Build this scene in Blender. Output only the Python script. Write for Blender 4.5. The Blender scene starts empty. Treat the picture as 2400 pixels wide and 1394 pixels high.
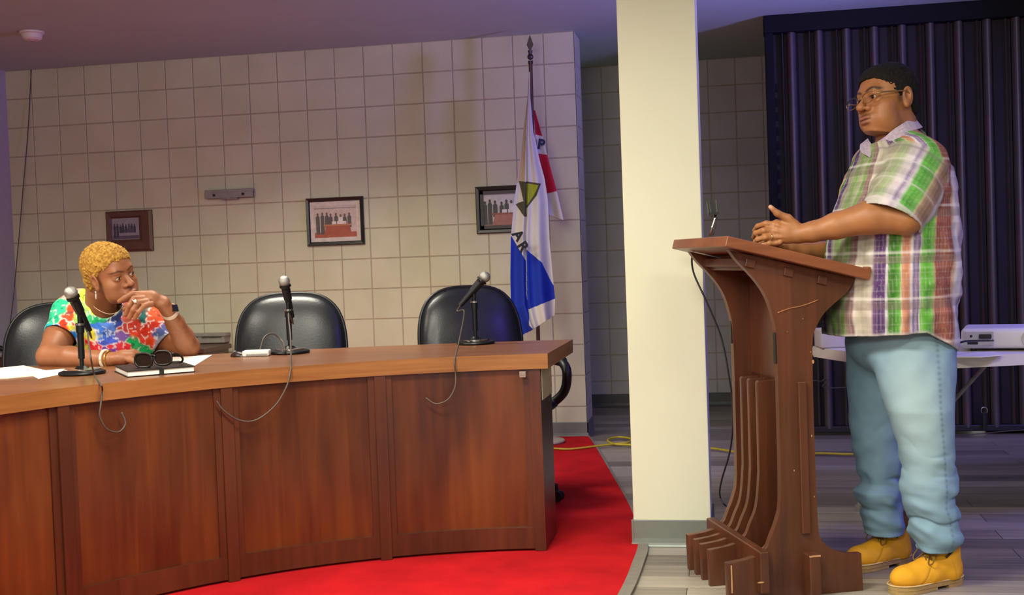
import bpy, bmesh, math, random
import numpy as np
from mathutils import Vector, Matrix, noise as mnoise

random.seed(7)
rng = np.random.default_rng(11)
PI = math.pi
S = bpy.context.scene
COL = S.collection

# ------------------------------------------------------------------ camera
CAMP = np.array([0.9559, -7.72988, 1.1914])
YAW, PITCH, ROLL, FPX = 0.18228, -0.03326, -0.03667, 2800.0
fwv = np.array([-math.sin(YAW)*math.cos(PITCH), math.cos(YAW)*math.cos(PITCH), math.sin(PITCH)])
rv0 = np.array([math.cos(YAW), math.sin(YAW), 0.0])
uv0 = np.cross(rv0, fwv)
rv = rv0*math.cos(ROLL)+uv0*math.sin(ROLL)
uv = -rv0*math.sin(ROLL)+uv0*math.cos(ROLL)
cam_data = bpy.data.cameras.new('camera')
cam = bpy.data.objects.new('camera', cam_data); COL.objects.link(cam)
cam_data.sensor_fit = 'HORIZONTAL'; cam_data.sensor_width = 36.0
cam_data.lens = FPX/2400.0*36.0
cam_data.clip_start = 0.05; cam_data.clip_end = 60
Mc = Matrix.Identity(4)
for i in range(3):
    Mc[i][0] = rv[i]; Mc[i][1] = uv[i]; Mc[i][2] = -fwv[i]; Mc[i][3] = CAMP[i]
cam.matrix_world = Mc
S.camera = cam

# ------------------------------------------------------------------ light, world, exposure
S.view_settings.view_transform = 'Standard'
S.view_settings.look = 'None'
S.view_settings.gamma = 1.0
S.view_settings.exposure = 0.12
S.view_settings.use_curve_mapping = False
w = bpy.data.worlds.new('world'); S.world = w; w.use_nodes = True
w.node_tree.nodes['Background'].inputs[0].default_value = (1.0, 0.95, 0.88, 1)
w.node_tree.nodes['Background'].inputs[1].default_value = 0.55

def area(name, loc, target, size, power, color, spread=None, sy=None):
    l = bpy.data.lights.new(name, 'AREA'); l.energy = power; l.color = color; l.size = size
    if sy: l.shape = 'RECTANGLE'; l.size_y = sy
    if spread: l.spread = math.radians(spread)
    o = bpy.data.objects.new(name, l); COL.objects.link(o)
    o.location = loc
    o.rotation_euler = (Vector(target)-Vector(loc)).to_track_quat('-Z', 'Y').to_euler()
    return o
WARM = (1.0, 0.95, 0.80)
# recessed ceiling troffers of the room (all outside the frame, on the ceiling)
area('ceiling_troffer', (-0.2, -5.0, 2.62), (-0.1, -4.6, 0), 1.2, 112, WARM, 150, 0.6)
area('ceiling_troffer', (-2.6, -4.4, 2.62), (-2.4, -4.0, 0), 1.2, 76, WARM, 150, 0.6)
area('ceiling_troffer', (2.1, -5.8, 2.62), (1.9, -5.2, 0), 1.2, 52, WARM, 150, 0.6)
area('ceiling_troffer', (-1.4, -2.1, 2.62), (-1.4, -1.6, 0), 1.2, 50, WARM, 118, 0.6)
area('ceiling_troffer', (0.0, -8.2, 2.60), (-0.2, -2.0, 1.0), 1.6, 92, (1.0, 0.96, 0.82), 160, 1.0)
# violet stage wash on the right of the room
area('stage_light', (3.5, -2.4, 1.2), (1.7, -1.7, 2.66), 0.35, 44, (0.30, 0.25, 1.0), 80)
area('stage_light', (3.9, -3.3, 2.3), (2.5, -1.7, 0.0), 0.4, 26, (0.16, 0.11, 1.0), 110)

# ------------------------------------------------------------------ pixel / depth helpers
def ray(px, py):
    return fwv + rv*((px-1200)/FPX) - uv*((py-697)/FPX)
def P(px, py, Z):
    return CAMP + ray(px, py)*Z
def atz(px, py, z=0.0):
    d = ray(px, py); return CAMP + d*((z-CAMP[2])/d[2])
def aty(px, py, Y=0.0):
    d = ray(px, py); return CAMP + d*((Y-CAMP[1])/d[1])
UP = np.array([0, 0, 1.0])
RH = rv0.copy()                                   # horizontal right of the view
FH = np.array([-math.sin(YAW), math.cos(YAW), 0.0])  # horizontal forward of the view

# ------------------------------------------------------------------ materials
MATS = {}
def new_mat(name):
    m = bpy.data.materials.new(name); m.use_nodes = True
    nt = m.node_tree; b = nt.nodes['Principled BSDF']
    return m, nt, b
def lin(h):
    h = h.lstrip('#'); c = [int(h[i:i+2], 16)/255 for i in (0, 2, 4)]
    return tuple((x/12.92 if x <= .04045 else ((x+.055)/1.055)**2.4) for x in c)
def mat(name, color, rough=.6, metal=0, var=.12, scale=30, bump=0.0, bscale=200, spec=.5, coat=0, emis=None, alpha=None, stretch=(1, 1, 1)):
    if name in MATS: return MATS[name]
    m, nt, b = new_mat(name)
    if isinstance(color, str): color = lin(color)
    tc = nt.nodes.new('ShaderNodeTexCoord'); mp = nt.nodes.new('ShaderNodeMapping')
    mp.inputs['Scale'].default_value = stretch
    nt.links.new(tc.outputs['Object'], mp.inputs['Vector'])
    n = nt.nodes.new('ShaderNodeTexNoise'); n.inputs['Scale'].default_value = scale; n.inputs['Detail'].default_value = 4
    nt.links.new(mp.outputs[0], n.inputs['Vector'])
    r = nt.nodes.new('ShaderNodeValToRGB')
    r.color_ramp.elements[0].position = .3; r.color_ramp.elements[1].position = .7
    r.color_ramp.elements[0].color = tuple(c*(1-var) for c in color)+(1,)
    r.color_ramp.elements[1].color = tuple(min(1, c*(1+var)) for c in color)+(1,)
    nt.links.new(n.outputs['Fac'], r.inputs['Fac']); nt.links.new(r.outputs[0], b.inputs['Base Color'])
    b.inputs['Roughness'].default_value = rough; b.inputs['Metallic'].default_value = metal
    b.inputs['Specular IOR Level'].default_value = spec
    b.inputs['Coat Weight'].default_value = coat
    if bump:
        n2 = nt.nodes.new('ShaderNodeTexNoise'); n2.inputs['Scale'].default_value = bscale; n2.inputs['Detail'].default_value = 3
        nt.links.new(mp.outputs[0], n2.inputs['Vector'])
        bp = nt.nodes.new('ShaderNodeBump'); bp.inputs['Strength'].default_value = bump; bp.inputs['Distance'].default_value = .002
        nt.links.new(n2.outputs['Fac'], bp.inputs['Height']); nt.links.new(bp.outputs[0], b.inputs['Normal'])
    MATS[name] = m; return m
def vmat(name, rough=.7, spec=.4, bump=.0, bscale=300, sub=0.0, coat=0):
    """colour comes from the mesh's own colour attribute (fabric print, skin, hair)"""
    if name in MATS: return MATS[name]
    m, nt, b = new_mat(name)
    a = nt.nodes.new('ShaderNodeVertexColor'); a.layer_name = 'tint'
    nt.links.new(a.outputs['Color'], b.inputs['Base Color'])
    b.inputs['Roughness'].default_value = rough; b.inputs['Specular IOR Level'].default_value = spec
    b.inputs['Coat Weight'].default_value = coat
    if sub:
        b.inputs['Subsurface Weight'].default_value = sub
        b.inputs['Subsurface Radius'].default_value = (.012, .005, .003); b.inputs['Subsurface Scale'].default_value = 1
    if bump:
        tc = nt.nodes.new('ShaderNodeTexCoord')
        n2 = nt.nodes.new('ShaderNodeTexNoise'); n2.inputs['Scale'].default_value = bscale; n2.inputs['Detail'].default_value = 3
        nt.links.new(tc.outputs['Object'], n2.inputs['Vector'])
        bp = nt.nodes.new('ShaderNodeBump'); bp.inputs['Strength'].default_value = bump; bp.inputs['Distance'].default_value = .002
        nt.links.new(n2.outputs['Fac'], bp.inputs['Height']); nt.links.new(bp.outputs[0], b.inputs['Normal'])
    MATS[name] = m; return m
def wood(name, c1, c2, c3, rough=.35, axis='Z', scale=6.0, coat=.25, blotch=.5):
    """long-grained stained wood; grain runs along the given object axis"""
    if name in MATS: return MATS[name]
    m, nt, b = new_mat(name); N = nt.nodes; L = nt.links
    tc = N.new('ShaderNodeTexCoord'); mp = N.new('ShaderNodeMapping')
    sc = {'XY': (.05, .05, 1), 'X': (.06, 1, 1), 'Y': (1, .06, 1), 'Z': (1, 1, .06)}[axis]
    mp.inputs['Scale'].default_value = sc; L.new(tc.outputs['Object'], mp.inputs['Vector'])
    n1 = N.new('ShaderNodeTexNoise'); n1.inputs['Scale'].default_value = scale*7; n1.inputs['Detail'].default_value = 6; n1.inputs['Distortion'].default_value = .6
    L.new(mp.outputs[0], n1.inputs['Vector'])
    mp2 = N.new('ShaderNodeMapping'); s2 = tuple(min(1, x*6) for x in sc); mp2.inputs['Scale'].default_value = s2
    L.new(tc.outputs['Object'], mp2.inputs['Vector'])
    n2 = N.new('ShaderNodeTexNoise'); n2.inputs['Scale'].default_value = scale; n2.inputs['Detail'].default_value = 3
    L.new(mp2.outputs[0], n2.inputs['Vector'])
    r1 = N.new('ShaderNodeValToRGB'); e = r1.color_ramp.elements
    e[0].position = .3; e[0].color = lin(c1)+(1,); e[1].position = .72; e[1].color = lin(c3)+(1,)
    k = e.new(.5); k.color = lin(c2)+(1,)
    L.new(n1.outputs['Fac'], r1.inputs['Fac'])
    r2 = N.new('ShaderNodeValToRGB'); e = r2.color_ramp.elements
    e[0].position = .35; e[0].color = lin(c1)+(1,); e[1].position = .65; e[1].color = lin(c3)+(1,)
    L.new(n2.outputs['Fac'], r2.inputs['Fac'])
    mx = N.new('ShaderNodeMix'); mx.data_type = 'RGBA'; mx.inputs[0].default_value = blotch
    L.new(r1.outputs[0], mx.inputs[6]); L.new(r2.outputs[0], mx.inputs[7]); L.new(mx.outputs[2], b.inputs['Base Color'])
    b.inputs['Roughness'].default_value = rough; b.inputs['Coat Weight'].default_value = coat; b.inputs['Coat Roughness'].default_value = .25
    bp = N.new('ShaderNodeBump'); bp.inputs['Strength'].default_value = .12; bp.inputs['Distance'].default_value = .001
    L.new(n1.outputs['Fac'], bp.inputs['Height']); L.new(bp.outputs[0], b.inputs['Normal'])
    MATS[name] = m; return m

# ------------------------------------------------------------------ object helpers
def tag(o, label=None, cat=None, group=None, kind=None):
    if label: o['label'] = label
    if cat: o['category'] = cat
    if group: o['group'] = group
    if kind: o['kind'] = kind
    return o
def thing(name, label, cat, loc=(0, 0, 0), rz=0, group=None):
    o = bpy.data.objects.new(name, None); COL.objects.link(o)
    o.empty_display_size = .1
    o.location = tuple(float(x) for x in loc); o.rotation_euler = (0, 0, rz)
    return tag(o, label, cat, group)
def linkmesh(name, me, m, parent=None, smooth=False, world=False):
    o = bpy.data.objects.new(name, me); COL.objects.link(o)
    if m is not None:
        for mm in (m if isinstance(m, (list, tuple)) else [m]): me.materials.append(mm)
    if smooth is True:
        me.polygons.foreach_set('use_smooth', [True]*len(me.polygons))
    elif smooth:
        me.polygons.foreach_set('use_smooth', [True]*len(me.polygons))
        try: me.set_sharp_from_angle(angle=math.radians(smooth))
        except Exception: pass
    if parent is not None:
        o.parent = parent
        if world:
            bpy.context.view_layer.update()
            o.matrix_parent_inverse = parent.matrix_world.inverted()
    return o
def obj(name, bm, m, parent=None, smooth=False, world=False):
    bmesh.ops.recalc_face_normals(bm, faces=bm.faces)
    me = bpy.data.meshes.new(name); bm.to_mesh(me); bm.free()
    return linkmesh(name, me, m, parent, smooth, world)
def box(bm, lo, hi, bev=0, mi=0, seg=2):
    lo = Vector(lo); hi = Vector(hi)
    r = bmesh.ops.create_cube(bm, size=1)
    vs = r['verts']
    for v in vs:
        v.co = Vector(((v.co.x+.5)*(hi.x-lo.x)+lo.x, (v.co.y+.5)*(hi.y-lo.y)+lo.y, (v.co.z+.5)*(hi.z-lo.z)+lo.z))
    fs = list({f for v in vs for f in v.link_faces})
    for f in fs: f.material_index = mi
    if bev:
        es = list({e for v in vs for e in v.link_edges})
        r = bmesh.ops.bevel(bm, geom=es, offset=bev, segments=seg, affect='EDGES', profile=.5)
        for f in r['faces']: f.material_index = mi
        return list({v for f in r['faces'] for v in f.verts})
    return vs
def xf(bm, verts, M):
    bmesh.ops.transform(bm, matrix=M, verts=[v for v in verts if v.is_valid])
def cyl(bm, a, b, r1, r2=None, seg=20, caps=True, mi=0):
    a = Vector(a); b = Vector(b); r2 = r1 if r2 is None else r2
    d = b-a; q = d.to_track_quat('Z', 'Y').to_matrix().to_4x4()
    M = Matrix.Translation((a+b)/2) @ q
    r = bmesh.ops.create_cone(bm, cap_ends=caps, segments=seg, radius1=r1, radius2=r2, depth=d.length, matrix=M)
    for f in {f for v in r['verts'] for f in v.link_faces}: f.material_index = mi
    return r['verts']
def ball(bm, c, r, seg=20, sc=(1, 1, 1), mi=0):
    M = Matrix.Translation(Vector(c)) @ Matrix.Diagonal((sc[0], sc[1], sc[2], 1))
    q = bmesh.ops.create_uvsphere(bm, u_segments=seg, v_segments=max(8, seg//2), radius=r, matrix=M)
    for f in {f for v in q['verts'] for f in v.link_faces}: f.material_index = mi
    return q['verts']
def lathe(bm, prof, c=(0, 0, 0), seg=32, mi=0):
    """prof: list of (r,z)"""
    rings = []
    for r, z in prof:
        rings.append([bm.verts.new((c[0]+r*math.cos(2*PI*k/seg), c[1]+r*math.sin(2*PI*k/seg), c[2]+z)) for k in range(seg)])
    for i in range(len(rings)-1):
        for k in range(seg):
            f = bm.faces.new((rings[i][k], rings[i][(k+1) % seg], rings[i+1][(k+1) % seg], rings[i+1][k])); f.material_index = mi
    for rr in (rings[0], rings[-1]):
        f = bm.faces.new(rr); f.material_index = mi
    return [v for r in rings for v in r]
def spline(pts, n=8):
    """Catmull-Rom through the points"""
    p = [Vector(tuple(float(c) for c in q)) for q in pts]; p = [p[0]*2-p[1]]+p+[p[-1]*2-p[-2]]
    out = []
    for i in range(1, len(p)-2):
        for k in range(n):
            t = k/n
            out.append(.5*((2*p[i])+(-p[i-1]+p[i+1])*t+(2*p[i-1]-5*p[i]+4*p[i+1]-p[i+2])*t*t+(-p[i-1]+3*p[i]-3*p[i+1]+p[i+2])*t**3))
    out.append(p[-2]); return out
def tube(bm, pts, r, seg=8, mi=0, caps=True):
    """r: radius or list of radii"""
    pts = [Vector(tuple(float(c) for c in q)) for q in pts]; n = len(pts)
    rr = [r]*n if not isinstance(r, (list, tuple)) else r
    t0 = (pts[1]-pts[0]).normalized(); up = Vector((0, 0, 1)) if abs(t0.z) < .9 else Vector((1, 0, 0))
    nrm = t0.cross(up).normalized(); rings = []
    for i in range(n):
        t = (pts[min(i+1, n-1)]-pts[max(i-1, 0)]).normalized()
        nrm = (nrm-t*nrm.dot(t)).normalized(); bn = t.cross(nrm)
        rings.append([bm.verts.new(pts[i]+(nrm*math.cos(2*PI*k/seg)+bn*math.sin(2*PI*k/seg))*rr[i]) for k in range(seg)])
    for i in range(n-1):
        for k in range(seg):
            f = bm.faces.new((rings[i][k], rings[i][(k+1) % seg], rings[i+1][(k+1) % seg], rings[i+1][k])); f.material_index = mi; f.smooth = True
    if caps:
        for q in (rings[0], rings[-1]): bm.faces.new(q).material_index = mi
def prism(bm, poly, z0, z1, mi=0):
    """vertical prism over polygon [(x,y)]"""
    a = [bm.verts.new((x, y, z0)) for x, y in poly]; b = [bm.verts.new((x, y, z1)) for x, y in poly]
    n = len(poly)
    fs = [bm.faces.new(a), bm.faces.new(b)]
    for i in range(n): fs.append(bm.faces.new((a[i], a[(i+1) % n], b[(i+1) % n], b[i])))
    for f in fs: f.material_index = mi
    return a+b
def extrude_poly(bm, poly3, d, mi=0, bev=0):
    """extrude a planar 3d polygon by vector d"""
    d = Vector(tuple(d)); a = [bm.verts.new(Vector(tuple(p))) for p in poly3]; b = [bm.verts.new(Vector(tuple(p))+d) for p in poly3]
    n = len(a); fs = [bm.faces.new(a), bm.faces.new(b)]
    for i in range(n): fs.append(bm.faces.new((a[i], a[(i+1) % n], b[(i+1) % n], b[i])))
    for f in fs: f.material_index = mi
    if bev:
        es = [e for e in set(fs[0].edges) | set(fs[1].edges)]
        bmesh.ops.bevel(bm, geom=es, offset=bev, segments=2, affect='EDGES', profile=.5)
    return fs
def copy_tree(o, parent=None):
    c = o.copy(); COL.objects.link(c); c.parent = parent
    for ch in [x for x in bpy.data.objects if x.parent == o]: copy_tree(ch, c)
    return c
def struct(name, bm, m, smooth=False, parent=None):
    o = obj(name, bm, m, parent, smooth)
    if parent is None: o['kind'] = 'structure'
    return o

# ================================================================== THE ROOM
T = 0.2032; H = 13*T
def tile_mat(name, c, dark):
    m, nt, b = new_mat(name); N = nt.nodes; L = nt.links
    tc = N.new('ShaderNodeTexCoord')
    n = N.new('ShaderNodeTexNoise'); n.inputs['Scale'].default_value = 3.2; n.inputs['Detail'].default_value = 5
    L.new(tc.outputs['Object'], n.inputs['Vector'])
    r = N.new('ShaderNodeValToRGB'); r.color_ramp.elements[0].position = .35; r.color_ramp.elements[1].position = .68
    r.color_ramp.elements[0].color = lin(dark)+(1,); r.color_ramp.elements[1].color = lin(c)+(1,)
    L.new(n.outputs['Fac'], r.inputs['Fac']); L.new(r.outputs[0], b.inputs['Base Color'])
    b.inputs['Roughness'].default_value = .55
    n2 = N.new('ShaderNodeTexNoise'); n2.inputs['Scale'].default_value = 90; n2.inputs['Detail'].default_value = 4
    L.new(tc.outputs['Object'], n2.inputs['Vector'])
    bp = N.new('ShaderNodeBump'); bp.inputs['Strength'].default_value = .25; bp.inputs['Distance'].default_value = .002
    L.new(n2.outputs['Fac'], bp.inputs['Height']); L.new(bp.outputs[0], b.inputs['Normal'])
    MATS[name] = m; return m
M_block = tile_mat('painted_block', '#c9c6a8', '#bfbc9c')
M_mortar = mat('block_joint', '#a2967f', .8)
def block_wall(bm, org, ex, n, L, Ht, flip_off=0, gap=.0034, dep=.0026):
    """score-faced blocks: one raised, chamfered face per 8 inch square"""
    org = Vector(org); ex = Vector(ex); n = Vector(n); up = Vector((0, 0, 1))
    base = [org, org+ex*L, org+ex*L+up*Ht, org+up*Ht]
    f = bm.faces.new([bm.verts.new(p-n*dep) for p in base]); f.material_index = 1
    nr = int(math.ceil(Ht/T-1e-6)); x = -flip_off
    while x < L-1e-6:
        x0 = max(0, x); x1 = min(L, x+T)
        if x1-x0 > .02:
            for j in range(nr):
                z1 = Ht-j*T; z0 = max(0, z1-T)
                if z1-z0 < .03: continue
                g0 = gap if x0 > 0 else 0; g1 = gap if x1 < L else 0
                o = [org+ex*(x0+g0)+up*(z0+gap)-n*dep, org+ex*(x1-g1)+up*(z0+gap)-n*dep, org+ex*(x1-g1)+up*(z1-gap)-n*dep, org+ex*(x0+g0)+up*(z1-gap)-n*dep]
                c = dep*.9
                i = [org+ex*(x0+g0+c*(g0 > 0))+up*(z0+gap+c), org+ex*(x1-g1-c*(g1 > 0))+up*(z0+gap+c), org+ex*(x1-g1-c*(g1 > 0))+up*(z1-gap-c), org+ex*(x0+g0+c*(g0 > 0))+up*(z1-gap-c)]
                vo = [bm.verts.new(p) for p in o]; vi = [bm.verts.new(p) for p in i]
                bm.faces.new(vi)
                for k in range(4): bm.faces.new((vo[k], vo[(k+1) % 4], vi[(k+1) % 4], vi[k]))
        x += T
XL = -4.055; YF = -9.6; XR = 4.6; YB = 1.53
def noflip(name, bm, m):
    me = bpy.data.meshes.new(name); bm.to_mesh(me); bm.free()
    o = linkmesh(name, me, m); o['kind'] = 'structure'; return o
bm = bmesh.new(); block_wall(bm, (0, 0, 0), (-1, 0, 0), (0, -1, 0), -XL, H); 
block_wall(bm, (0, 0, 0), (0, 1, 0), (1, 0, 0), .3048, H)
# body of the wall
f = bm.faces.new([bm.verts.new(p) for p in ((XL, .3048, 0), (0, .3048, 0), (0, .3048, H), (XL, .3048, H))])
bmesh.ops.recalc_face_normals(bm, faces=bm.faces)
noflip('wall_back', bm, [M_block, M_mortar])
bm = bmesh.new(); block_wall(bm, (2.4, YB, 0), (-1, 0, 0), (0, -1, 0), 3.6, H, flip_off=.05)
noflip('wall_recess', bm, [tile_mat('recess_block', '#b4aeae', '#a8a2a0'), M_mortar])
M_lw = mat('painted_plaster', '#aaa4b0', .7, var=.03)
bm = bmesh.new(); box(bm, (XL-.12, YF, 0), (XL, YB, H)); struct('wall_left', bm, M_lw)
bm = bmesh.new(); box(bm, (XR, YF, 0), (XR+.12, YB, H)); struct('wall_right', bm, mat('cream_plaster', '#b9b09c', .7, var=.03))
bm = bmesh.new(); box(bm, (2.4, YB-.9, 0), (2.5, YB+.1, H)); struct('wall_alcove', bm, mat('cream_plaster', '#b9b09c'))
M_ceil = mat('ceiling_paint', '#a6b8ae', .9, var=.03, scale=2)
bm = bmesh.new(); box(bm, (XL-.2, YF-.2, H), (XR+.2, YB+.3, H+.1)); struct('ceiling', bm, M_ceil)

# floor: grey wood-look vinyl planks laid along x
m, nt, b = new_mat('vinyl_plank'); N = nt.nodes; L = nt.links
tc = N.new('ShaderNodeTexCoord')
br = N.new('ShaderNodeTexBrick'); br.inputs['Scale'].default_value = 1; br.inputs['Brick Width'].default_value = 1.22; br.inputs['Row Height'].default_value = .152
br.inputs['Mortar Size'].default_value = .0016; br.offset = .37
br.inputs['Color1'].default_value = (.0, .0, .0, 1); br.inputs['Color2'].default_value = (1, 1, 1, 1); br.inputs['Mortar'].default_value = (.0, .0, .0, 1)
L.new(tc.outputs['Object'], br.inputs['Vector'])
mp = N.new('ShaderNodeMapping'); mp.inputs['Scale'].default_value = (1.2, 22, 1); L.new(tc.outputs['Object'], mp.inputs['Vector'])
nz = N.new('ShaderNodeTexNoise'); nz.inputs['Scale'].default_value = 1.6; nz.inputs['Detail'].default_value = 6; L.new(mp.outputs[0], nz.inputs['Vector'])
ad = N.new('ShaderNodeMath'); ad.operation = 'MULTIPLY_ADD'; ad.inputs[1].default_value = .55; L.new(br.outputs['Color'], ad.inputs[0]); 
ml = N.new('ShaderNodeMath'); ml.operation = 'MULTIPLY'; ml.inputs[1].default_value = .75; L.new(nz.outputs['Fac'], ml.inputs[0]); L.new(ml.outputs[0], ad.inputs[2])
rp = N.new('ShaderNodeValToRGB'); e = rp.color_ramp.elements
e[0].position = .2; e[0].color = lin('#5d5650')+(1,); e[1].position = .95; e[1].color = lin('#a39a8c')+(1,); k = e.new(.55); k.color = lin('#837a6e')+(1,)
L.new(ad.outputs[0], rp.inputs['Fac'])
mx = N.new('ShaderNodeMix'); mx.data_type = 'RGBA'; L.new(br.outputs['Fac'], mx.inputs[0]); L.new(rp.outputs[0], mx.inputs[6]); mx.inputs[7].default_value = lin('#3b3632')+(1,)
L.new(mx.outputs[2], b.inputs['Base Color']); b.inputs['Roughness'].default_value = .38
bp = N.new('ShaderNodeBump'); bp.inputs['Strength'].default_value = .1; L.new(nz.outputs['Fac'], bp.inputs['Height']); L.new(bp.outputs[0], b.inputs['Normal'])
bm = bmesh.new(); box(bm, (XL-.12, YF-.12, -.1), (XR+.12, YB+.2, 0)); struct('floor', bm, m)

# carpet
edge = [(.0, -.002), (.056, -.22), (.25, -1.15), (.462, -2.2), (.545, -2.80), (.552, -3.2), (.532, -3.7), (.45, -4.5), (.25, -5.6), (-.1, -6.8)]
edge = [tuple(p)[:2] for p in spline([(x, y, 0) for x, y in edge], 5)]
m, nt, b = new_mat('red_carpet'); N = nt.nodes; L = nt.links
tc = N.new('ShaderNodeTexCoord')
n1 = N.new('ShaderNodeTexNoise'); n1.inputs['Scale'].default_value = 5; n1.inputs['Detail'].default_value = 6; L.new(tc.outputs['Object'], n1.inputs['Vector'])
n2 = N.new('ShaderNodeTexNoise'); n2.inputs['Scale'].default_value = 260; L.new(tc.outputs['Object'], n2.inputs['Vector'])
rp = N.new('ShaderNodeValToRGB'); e = rp.color_ramp.elements; e[0].position = .3; e[0].color = lin('#a5141b')+(1,); e[1].position = .7; e[1].color = lin('#c51a20')+(1,)
L.new(n1.outputs['Fac'], rp.inputs['Fac']); L.new(rp.outputs[0], b.inputs['Base Color']); b.inputs['Roughness'].default_value = 1; b.inputs['Specular IOR Level'].default_value = .1
b.inputs['Sheen Weight'].default_value = .0
bp = N.new('ShaderNodeBump'); bp.inputs['Strength'].default_value = .6; bp.inputs['Distance'].default_value = .004; L.new(n2.outputs['Fac'], bp.inputs['Height']); L.new(bp.outputs[0], b.inputs['Normal'])
bm = bmesh.new(); prism(bm, edge+[(XL, -6.8), (XL, -.002)], .0005, .010); struct('floor_carpet', bm, m)
def offset_line(pts, d):
    out = []
    for i, p in enumerate(pts):
        a = pts[max(i-1, 0)]; c = pts[min(i+1, len(pts)-1)]
        t = Vector((c[0]-a[0], c[1]-a[1])).normalized(); out.append((p[0]-t.y*d, p[1]+t.x*d))
    return out
bm = bmesh.new(); 
wide = [(p[0]+(.010+.032*min(1, max(0, (-2.3-p[1])/.7))), p[1]) for p in edge]
prism(bm, offset_line(edge, -.002)+wide[::-1], .0005, .013)
struct('trim_1', bm, mat('grey_vinyl_strip', '#7c776c', .5))

# baseboards (grey cove)
M_cove = mat('grey_cove_base', '#6c7068', .5, var=.05)
bm = bmesh.new()
def cove(bm, a, bb, n, h=.10):
    a = Vector(a); bb = Vector(bb); n = Vector(n); up = Vector((0, 0, 1))
    prof = [(0, 0), (.016, 0), (.009, .012), (.006, .03), (.006, h-.004), (.003, h), (0, h)]
    A = [bm.verts.new(a+n*x+up*z) for x, z in prof]; B = [bm.verts.new(bb+n*x+up*z) for x, z in prof]
    k = len(prof)
    for i in range(k): bm.faces.new((A[i], A[(i+1) % k], B[(i+1) % k], B[i]))
    bm.faces.new(A); bm.faces.new(B)
cove(bm, (XL, 0, .002), (.006, 0, .002), (0, -1, 0)); cove(bm, (0, -.006, .002), (0, .3, .002), (1, 0, 0))
struct('baseboard_back', bm, M_cove)
bm = bmesh.new(); cove(bm, (-1.1, YB, .002), (2.38, YB, .002), (0, -1, 0)); struct('baseboard_recess', bm, mat('dark_cove_base', '#4b4c4a', .5))
bm = bmesh.new(); cove(bm, (XL, YF+.1, .002), (XL, -.02, .002), (1, 0, 0)); struct('baseboard_left', bm, M_cove)
# square pillar
PX0, PX1, PY0, PY1 = .533, .845, -2.888, -2.576
bm = bmesh.new(); box(bm, (PX0, PY0, .0), (PX1, PY1, H), .004, seg=2)
struct('wall_pillar', bm, mat('pillar_cream', '#d2d5bb', .6, var=.015, scale=4))
bm = bmesh.new()
cove(bm, (PX0-.008, PY0, .002), (PX1+.008, PY0, .002), (0, -1, 0), .105); cove(bm, (PX0, PY0-.008, .002), (PX0, PY1+.008, .002), (-1, 0, 0), .105)
cove(bm, (PX1, PY0-.008, .002), (PX1, PY1+.008, .002), (1, 0, 0), .105); cove(bm, (PX0-.008, PY1, .002), (PX1+.008, PY1, .002), (0, 1, 0), .105)
struct('baseboard_pillar', bm, mat('pillar_cove', '#6f746b', .5, var=.04))
bm = bmesh.new(); box(bm, (PX0+.02, PY0-.028, .0005), (PX1+.01, PY0-.017, .009), .003); struct('base_highlight', bm, mat('base_highlight_pale', '#a9b2a6', .4))  # highlight along the cove's foot, painted as a pale strip

# ------------------------------------------------------------------ accordion partition
M_vinyl = mat('oxblood_vinyl', '#22161a', .6, var=.15, scale=8, spec=.35)
M_rib_lit = mat('rib_highlight_vinyl', '#51474a', .38, var=.1, scale=8, spec=.6)  # highlights on ribs and fins painted in as a lighter vinyl
M_track = mat('dark_track', '#0f0e15', .7, spec=.2)
door = bpy.data.objects.new('door_1', None); COL.objects.link(door); door['kind'] = 'structure'
x = 1.245; k = 0
zb, zt = .045, H-.10
while x < 4.4:
    bm = bmesh.new()
    # plan profile of one pleat: flat recess, sharp fin, rounded rib
    pr = [(0, .030), (.058, .033), (.061, .0), (.066, -.010), (.071, .0), (.074, .033), (.094, .030)]+[(.122-.028*math.cos(PI*j/12), .026-.060*math.sin(PI*j/12)) for j in range(13)]+[(.158, .033), (.166, .030)]
    a = [bm.verts.new((x+u, v, zb)) for u, v in pr]; bb = [bm.verts.new((x+u, v, zt)) for u, v in pr]
    for i in range(len(pr)-1): bm.faces.new((a[i], a[i+1], bb[i+1], bb[i]))
    r = bmesh.ops.extrude_face_region(bm, geom=list(bm.faces)); bmesh.ops.translate(bm, vec=(0, .006, 0), verts=[v for v in r['geom'] if isinstance(v, bmesh.types.BMVert)])
    
    for f in bm.faces:
        c_ = f.calc_center_median(); f.material_index = 1 if c_.y < .018 else 0
    o = obj('pleat', bm, [M_vinyl, M_rib_lit], door, smooth=35)
    x += .166; k += 1
bm = bmesh.new(); box(bm, (1.2, -.06, H-.11), (4.5, .08, H-.001), .004); obj('track', bm, M_track, door)
bm = bmesh.new(); box(bm, (1.205, -.045, .0), (1.255, .065, H-.1), .004)
for i in range(9): box(bm, (1.262, -.02, 1.45+i*.09), (1.275, .0, 1.50+i*.09), .002)
obj('jamb', bm, M_track, door)
bm = bmesh.new(); box(bm, (1.25, -.03, .022), (4.45, .055, .06), .004); obj('bottom_rail', bm, mat('dark_rail', '#1c1a20', .4), door)
# unseen blocker added behind the partition so no light leaks
bm = bmesh.new(); box(bm, (2.5, .12, 0), (XR, .2, H)); struct('partition_light_block', bm, mat('dark_void', '#2a2630', .8))

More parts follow.
